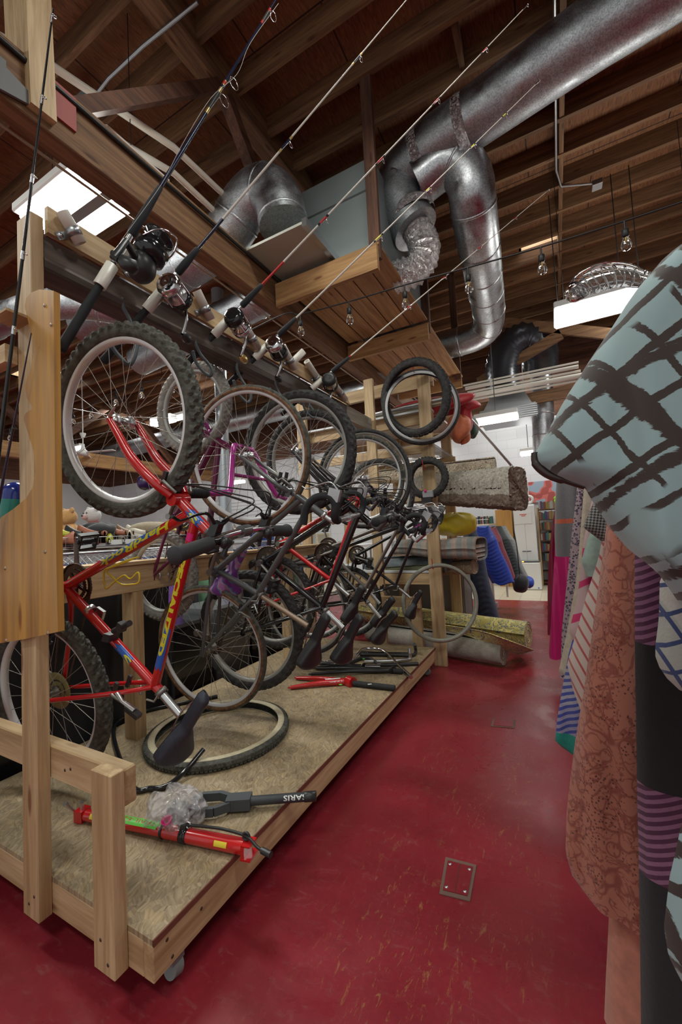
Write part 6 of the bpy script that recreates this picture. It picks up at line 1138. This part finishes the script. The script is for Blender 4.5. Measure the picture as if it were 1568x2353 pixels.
def mk_zones(name, zones, stripe=None):
    "colour blocks by height above the garment's own hem"
    m = cloth_mat(name, zones[0][1]); q = NT(m); s_ = q.n('ShaderNodeSeparateXYZ'); q.l(q.coords((1, 1, 1)), s_.inputs[0]); f = q.math('DIVIDE', s_.outputs['Z'], 2.0); c = q.ramp(f, [(z / 2.0, c_) for z, c_ in zones], 'CONSTANT')
    if stripe: w_ = q.ramp(q.wave(q.coords((1, 1, 1), (0, .5, 0)), stripe[0], 0, 0, 'BANDS', 'Z'), [(.5, 0.), (.55, 1.)]); r_ = q.ramp(f, [(z / 2.0, v_) for z, v_ in stripe[2]], 'CONSTANT'); c = q.mix(q.math('MULTIPLY', w_, r_), c, stripe[1])
    n = q.noise(q.coords((1, 1, 1)), 120, 3); c = q.mix(.4, c, q.ramp(n, [(.3, (.6, .6, .6)), (.7, (1, 1, 1))]), 'MULTIPLY'); q.col(c); q.bump(n, .3, .002); return m
def interp(P, y):
    for (x0, y0), (x1, y1) in zip(P, P[1:]):
        if y <= y1: return x0 + (x1 - x0) * (y - y0) / max(1e-6, y1 - y0)
    return P[-1][0]
def garment(name, label, cat, m, y, edge, xr, th=.05, nu=40, nv=60, folds=((.012, 9, 1.0), (.006, 23, 2.0)), sleeve=None, group=None, lean=0., rx=None):
    "front and back panels hanging in the plane y; 'edge' is the measured aisle-side outline from top to hem, xr where the cloth ends behind"
    P = [ay(p[0], p[1], y) for p in edge]; P = ([V((P[0].x + .12, y, 1.69))] if P[0].z < 1.6 and P[0].z > 1.0 and y > .65 else []) + P; zt, zb = P[0].z, P[-1].z
    E = [(p.x, -p.z) for p in P]
    def xl(z): return interp(E, -z)
    def fn(u, v, back=0):
        z = zt + (zb - zt) * v; a_ = xl(z); xe = (rx(v) if rx else xr); x = a_ + (xe - a_) * u; f = sum(A_ * math.sin(k_ * x * 4 + ph + v * 1.3) for A_, k_, ph in folds) * (.35 + .65 * v)
        bulge = math.sqrt(max(0, 1 - (1 - min(1, u * 6)) ** 2)); return V((x, y + lean * v + f + (-1 if not back else 1) * th * .5 * bulge, z))
    b = MB(); b.grid(nu, nv, lambda u, v: fn(u, v)); b.grid(nu, nv, lambda u, v: fn(1 - u, v, 1)); return solo(name, b, m, label, cat, group)
Mgrey = mk_zones('grey_marl_knit', [(0, (.17, .17, .175)), (.17, (.55, .12, .06)), (.195, (.17, .17, .175))])
q_ = [(1280, 1120), (1270, 1190), (1262, 1300), (1259, 1400), (1260, 1496)]
garment('magenta_dress', 'dark red layer behind the long magenta satin dress', 'dress', mat('wine_satin', (.22, .002, .03), .35, Sheen_Weight=.3), 3.75, [(1283, 1140), (1272, 1190), (1263, 1260), (1259, 1350), (1259, 1458)], .5, .03)
garment('satin_dress', 'long magenta satin dress, farthest on the clothes rack', 'dress', mat('magenta_satin', (.48, .004, .13), .28, Sheen_Weight=.3), 3.55, [(1282, 1150), (1276, 1250), (1268, 1400), (1262, 1500), (1264, 1512)], .5, .05, folds=((.02, 9, 1.0), (.012, 17, 2.0)))
garment('knit_jumper', 'grey marl jumper sleeve with an orange stripe hanging before the magenta dress', 'jumper', Mgrey, 2.45, [(1280, 1096), (1276, 1160), (1275, 1230), (1277, 1278)], .30, .10, rx=lambda v: ay(1338, 1180, 2.45).x)
garment('printed_trousers', 'mauve trousers with a small square print hanging by the grey jumper', 'trousers', mk_spot('square_print', (.36, .27, .30), (.045, .03, .06), 85, .18, .42), 2.2, [(1330, 1090), (1312, 1250), (1302, 1350), (1292, 1450), (1288, 1560)], .35, .05)
garment('beige_skirt', 'pale beige skirt edge in front of the square print trousers', 'skirt', fabric('beige_cloth', (.50, .43, .33), .9), 2.05, [(1345, 1090), (1325, 1330), (1300, 1470), (1284, 1548), (1300, 1557)], .4, .04)
garment('patterned_dress', 'blue and white patterned dress with a teal hem', 'dress', mk_zones('blue_white_print', [(0, (.01, .26, .20)), (.085, (.30, .28, .42)), (.2, (.36, .36, .44)), (.36, (.03, .10, .45)), (.5, (.4, .36, .45))], (14, (.05, .07, .32), [(0, 0.), (.085, 1.)])), 1.95, [(1365, 1090), (1335, 1400), (1308, 1500), (1290, 1600), (1281, 1650), (1276, 1705), (1312, 1734)], .4, .05)
garment('painted_blouse', 'pink and white brush-painted blouse edge beside the teal-hemmed dress', 'blouse', mk_wave('pink_brush', (.52, .36, .36), (.55, .03, .14), 3, 'Z', .8, (0, .5, 0), 6), 1.85, [(1372, 1090), (1340, 1250), (1328, 1370), (1308, 1450), (1320, 1475)], .4, .04)
garment('mint_top', 'mint green sleeve end peeking out above the striped dress', 'top', fabric('mint_cloth', (.30, .40, .35), .9), 1.75, [(1392, 1150), (1350, 1240), (1336, 1290), (1348, 1324)], .35, .05, folds=((.004, 9, 1),))
garment('striped_dress', 'off-white dress with thin red slanting stripes', 'dress', mk_wave('red_stripe', (.55, .45, .40), (.42, .09, .08), 11, 'X', .86, (0, .45, 0), .4), 1.6, [(1400, 1150), (1375, 1280), (1345, 1380), (1318, 1480), (1304, 1530), (1318, 1590), (1338, 1640)], .4, .07, folds=((.02, 8, .4), (.008, 19, 1)))
garment('houndstooth_top', 'black and grey houndstooth sleeve above the striped dress', 'top', mk_check('houndstooth', (.24, .23, .21), (.025, .025, .03), 170), 1.45, [(1390, 1120), (1362, 1160), (1340, 1212), (1382, 1243)], .35, .06, folds=((.003, 9, 1),))
garment('lace_dress', 'peach lace dress with cutwork flowers hanging midway along the rack', 'dress', mk_lace(), 1.15, [(1420, 1130), (1395, 1185), (1382, 1300), (1362, 1450), (1345, 1570), (1322, 1720), (1303, 1870), (1300, 1960), (1318, 2030), (1345, 2058), (1365, 2060)], .5, .09, folds=((.018, 8, .4), (.008, 21, 1)), rx=lambda v: .34)
garment('underskirt', 'plain peach underskirt below the lace dress reaching the floor', 'skirt', fabric('peach_plain', (.46, .18, .12), .85), 1.18, [(1440, 1700), (1405, 1980), (1400, 2100), (1393, 2250), (1388, 2400)], .34, .07, folds=((.02, 7, .9), (.006, 19, 1)))
garment('colour_block_dress', 'black dress with plum diagonal-rib bands beside the lace dress', 'dress', mk_zones('black_plum_block', [(0, (.006, .003, .006)), (.32, (.07, .012, .045)), (.465, (.006, .004, .006)), (.70, (.07, .012, .045)), (.86, (.008, .005, .014))], (26, (.24, .10, .18), [(0, 0.), (.32, 1.), (.465, 0.), (.70, 1.), (.86, 0.)])), .86, [(1470, 1190), (1458, 1260), (1459, 1500), (1464, 1800), (1470, 2100), (1474, 2440)], .45, .06, folds=((.004, 8, .4),))
garment('plaid_shirt', 'white shirt with navy plaid lines at the right edge, below the teal blouse', 'shirt', mk_plaid(), .72, [(1540, 1290), (1516, 1330), (1514, 1420), (1503, 1500), (1520, 1545), (1560, 1585), (1640, 1620)], .36, .06, nu=30, nv=50, folds=((.006, 9, .4),))
Mpr = mk_print()
garment('printed_blouse', 'big pale teal blouse with dark brown brushed lines, nearest on the clothes rack', 'blouse', Mpr, .60, [(1640, 520), (1568, 572), (1500, 633), (1440, 703), (1395, 768), (1350, 835), (1306, 905), (1268, 970), (1240, 1018), (1228, 1045), (1232, 1066), (1262, 1090), (1345, 1120), (1362, 1150), (1384, 1185), (1412, 1225), (1444, 1262), (1478, 1290), (1505, 1315), (1540, 1360), (1600, 1440)], .40, .11, nu=70, nv=120, folds=((.016, 9, .4), (.010, 19, 2.0), (.004, 41, 1.0)))
b = MB(); P = [ay(p[0], p[1], .60) for p in ((1229, 1040), (1232, 1064), (1258, 1088), (1300, 1104), (1345, 1118))]; b.tube(smooth_pts(P, 6), [.0045] * 6 + [.006] * 12 + [.004] * 7, 12); solo('blouse_cuff', b, mat('brown_satin_trim', (.035, .022, .018), .3), 'shiny dark brown cuff binding on the sleeve of the teal blouse', 'cuff')
garment('printed_skirt', 'white skirt with brown brushed lines at the bottom right corner', 'skirt', mk_zones('white_brown', [(0, (.5, .5, .5)), (.9, (.5, .5, .5))]) if False else Mpr, .58, [(1600, 1800), (1560, 1890), (1534, 2000), (1521, 2110), (1530, 2170), (1565, 2235), (1640, 2300)], .35, .05, nu=20, nv=40)
# clear plastic hanger arm standing out above the blouse
P = [ay(p[0], p[1], .64) for p in ((1322, 672), (1345, 652), (1380, 638), (1425, 632), (1470, 640), (1520, 655), (1600, 690))]
P2 = smooth_pts(P, 8); b = MB(); b.tube(P2, [.0105 + .004 * math.sin(i / 9) for i in range(len(P2))], 20, flat=1.3)
t = thing('clear_hanger', 'clear twisted plastic hanger arm poking out above the teal blouse', 'coat hanger', P[0]); part('arm', b, M_clear, t); b = MB(); b.ell(P2[0], .013, .012, .013); part('rounded_tip', b, M_clear, t)
for k in range(11): b = MB(); i = 3 + k * 4; q = P2[i]; d = (P2[i + 1] - P2[i]).normalized(); b.torus(q, d + V((.0, 0, .8)), .0125, .0008, 20, 6); part('twist_ridge', b, M_clear, t)
# the rail itself and its stands
t = thing('clothes_rack', 'steel clothes rack carrying the garments along the right side of the aisle', 'clothes rack', (.42, 2.3, 0)); b = MB(); b.tube([(.40, .35, 1.72), (.40, 4.2, 1.72)], .014, 12); part('rail_bar', b, M_alu, t)
for y in (.38, 4.15): b = MB(); b.tube([(.40, y, 0.02), (.40, y, 1.72)], .016, 12); part('upright', b, M_alu, t); b = MB(); b.tube([(.2, y, .02), (.6, y, .02)], .016, 10); part('foot', b, M_alu, t)
# ------------------------------------------------------------------ ambient light, unseen hall lamps added without fixtures, view
w = bpy.data.worlds.new('world'); S.world = w; w.use_nodes = True; bg = w.node_tree.nodes['Background']; bg.inputs[0].default_value = (.97, 1, .97, 1); bg.inputs[1].default_value = .55
for x, y, p in ((-.2, -1.6, 42), (1.6, .6, 30), (-4.5, 0, 60), (-6, 4.5, 60), (-9.5, 6, 70), (1.8, 6.6, 60), (-.6, 8.2, 45), (-3.5, 6.5, 60), (-.55, 1.6, 24)):
    area((x, y, 4.4), 1.2, .3, p)
S.view_settings.view_transform = 'Standard'; S.view_settings.look = 'None'; S.view_settings.gamma = 1; S.view_settings.use_curve_mapping = False; S.view_settings.exposure = 0.22
c_ = S.cycles; c_.use_denoising = True; c_.max_bounces = 6; c_.diffuse_bounces = 3; c_.glossy_bounces = 3; c_.transmission_bounces = 5; c_.transparent_max_bounces = 6; c_.caustics_reflective = False; c_.caustics_refractive = False; c_.sample_clamp_indirect = 4.0; c_.use_adaptive_sampling = True; c_.adaptive_threshold = .04
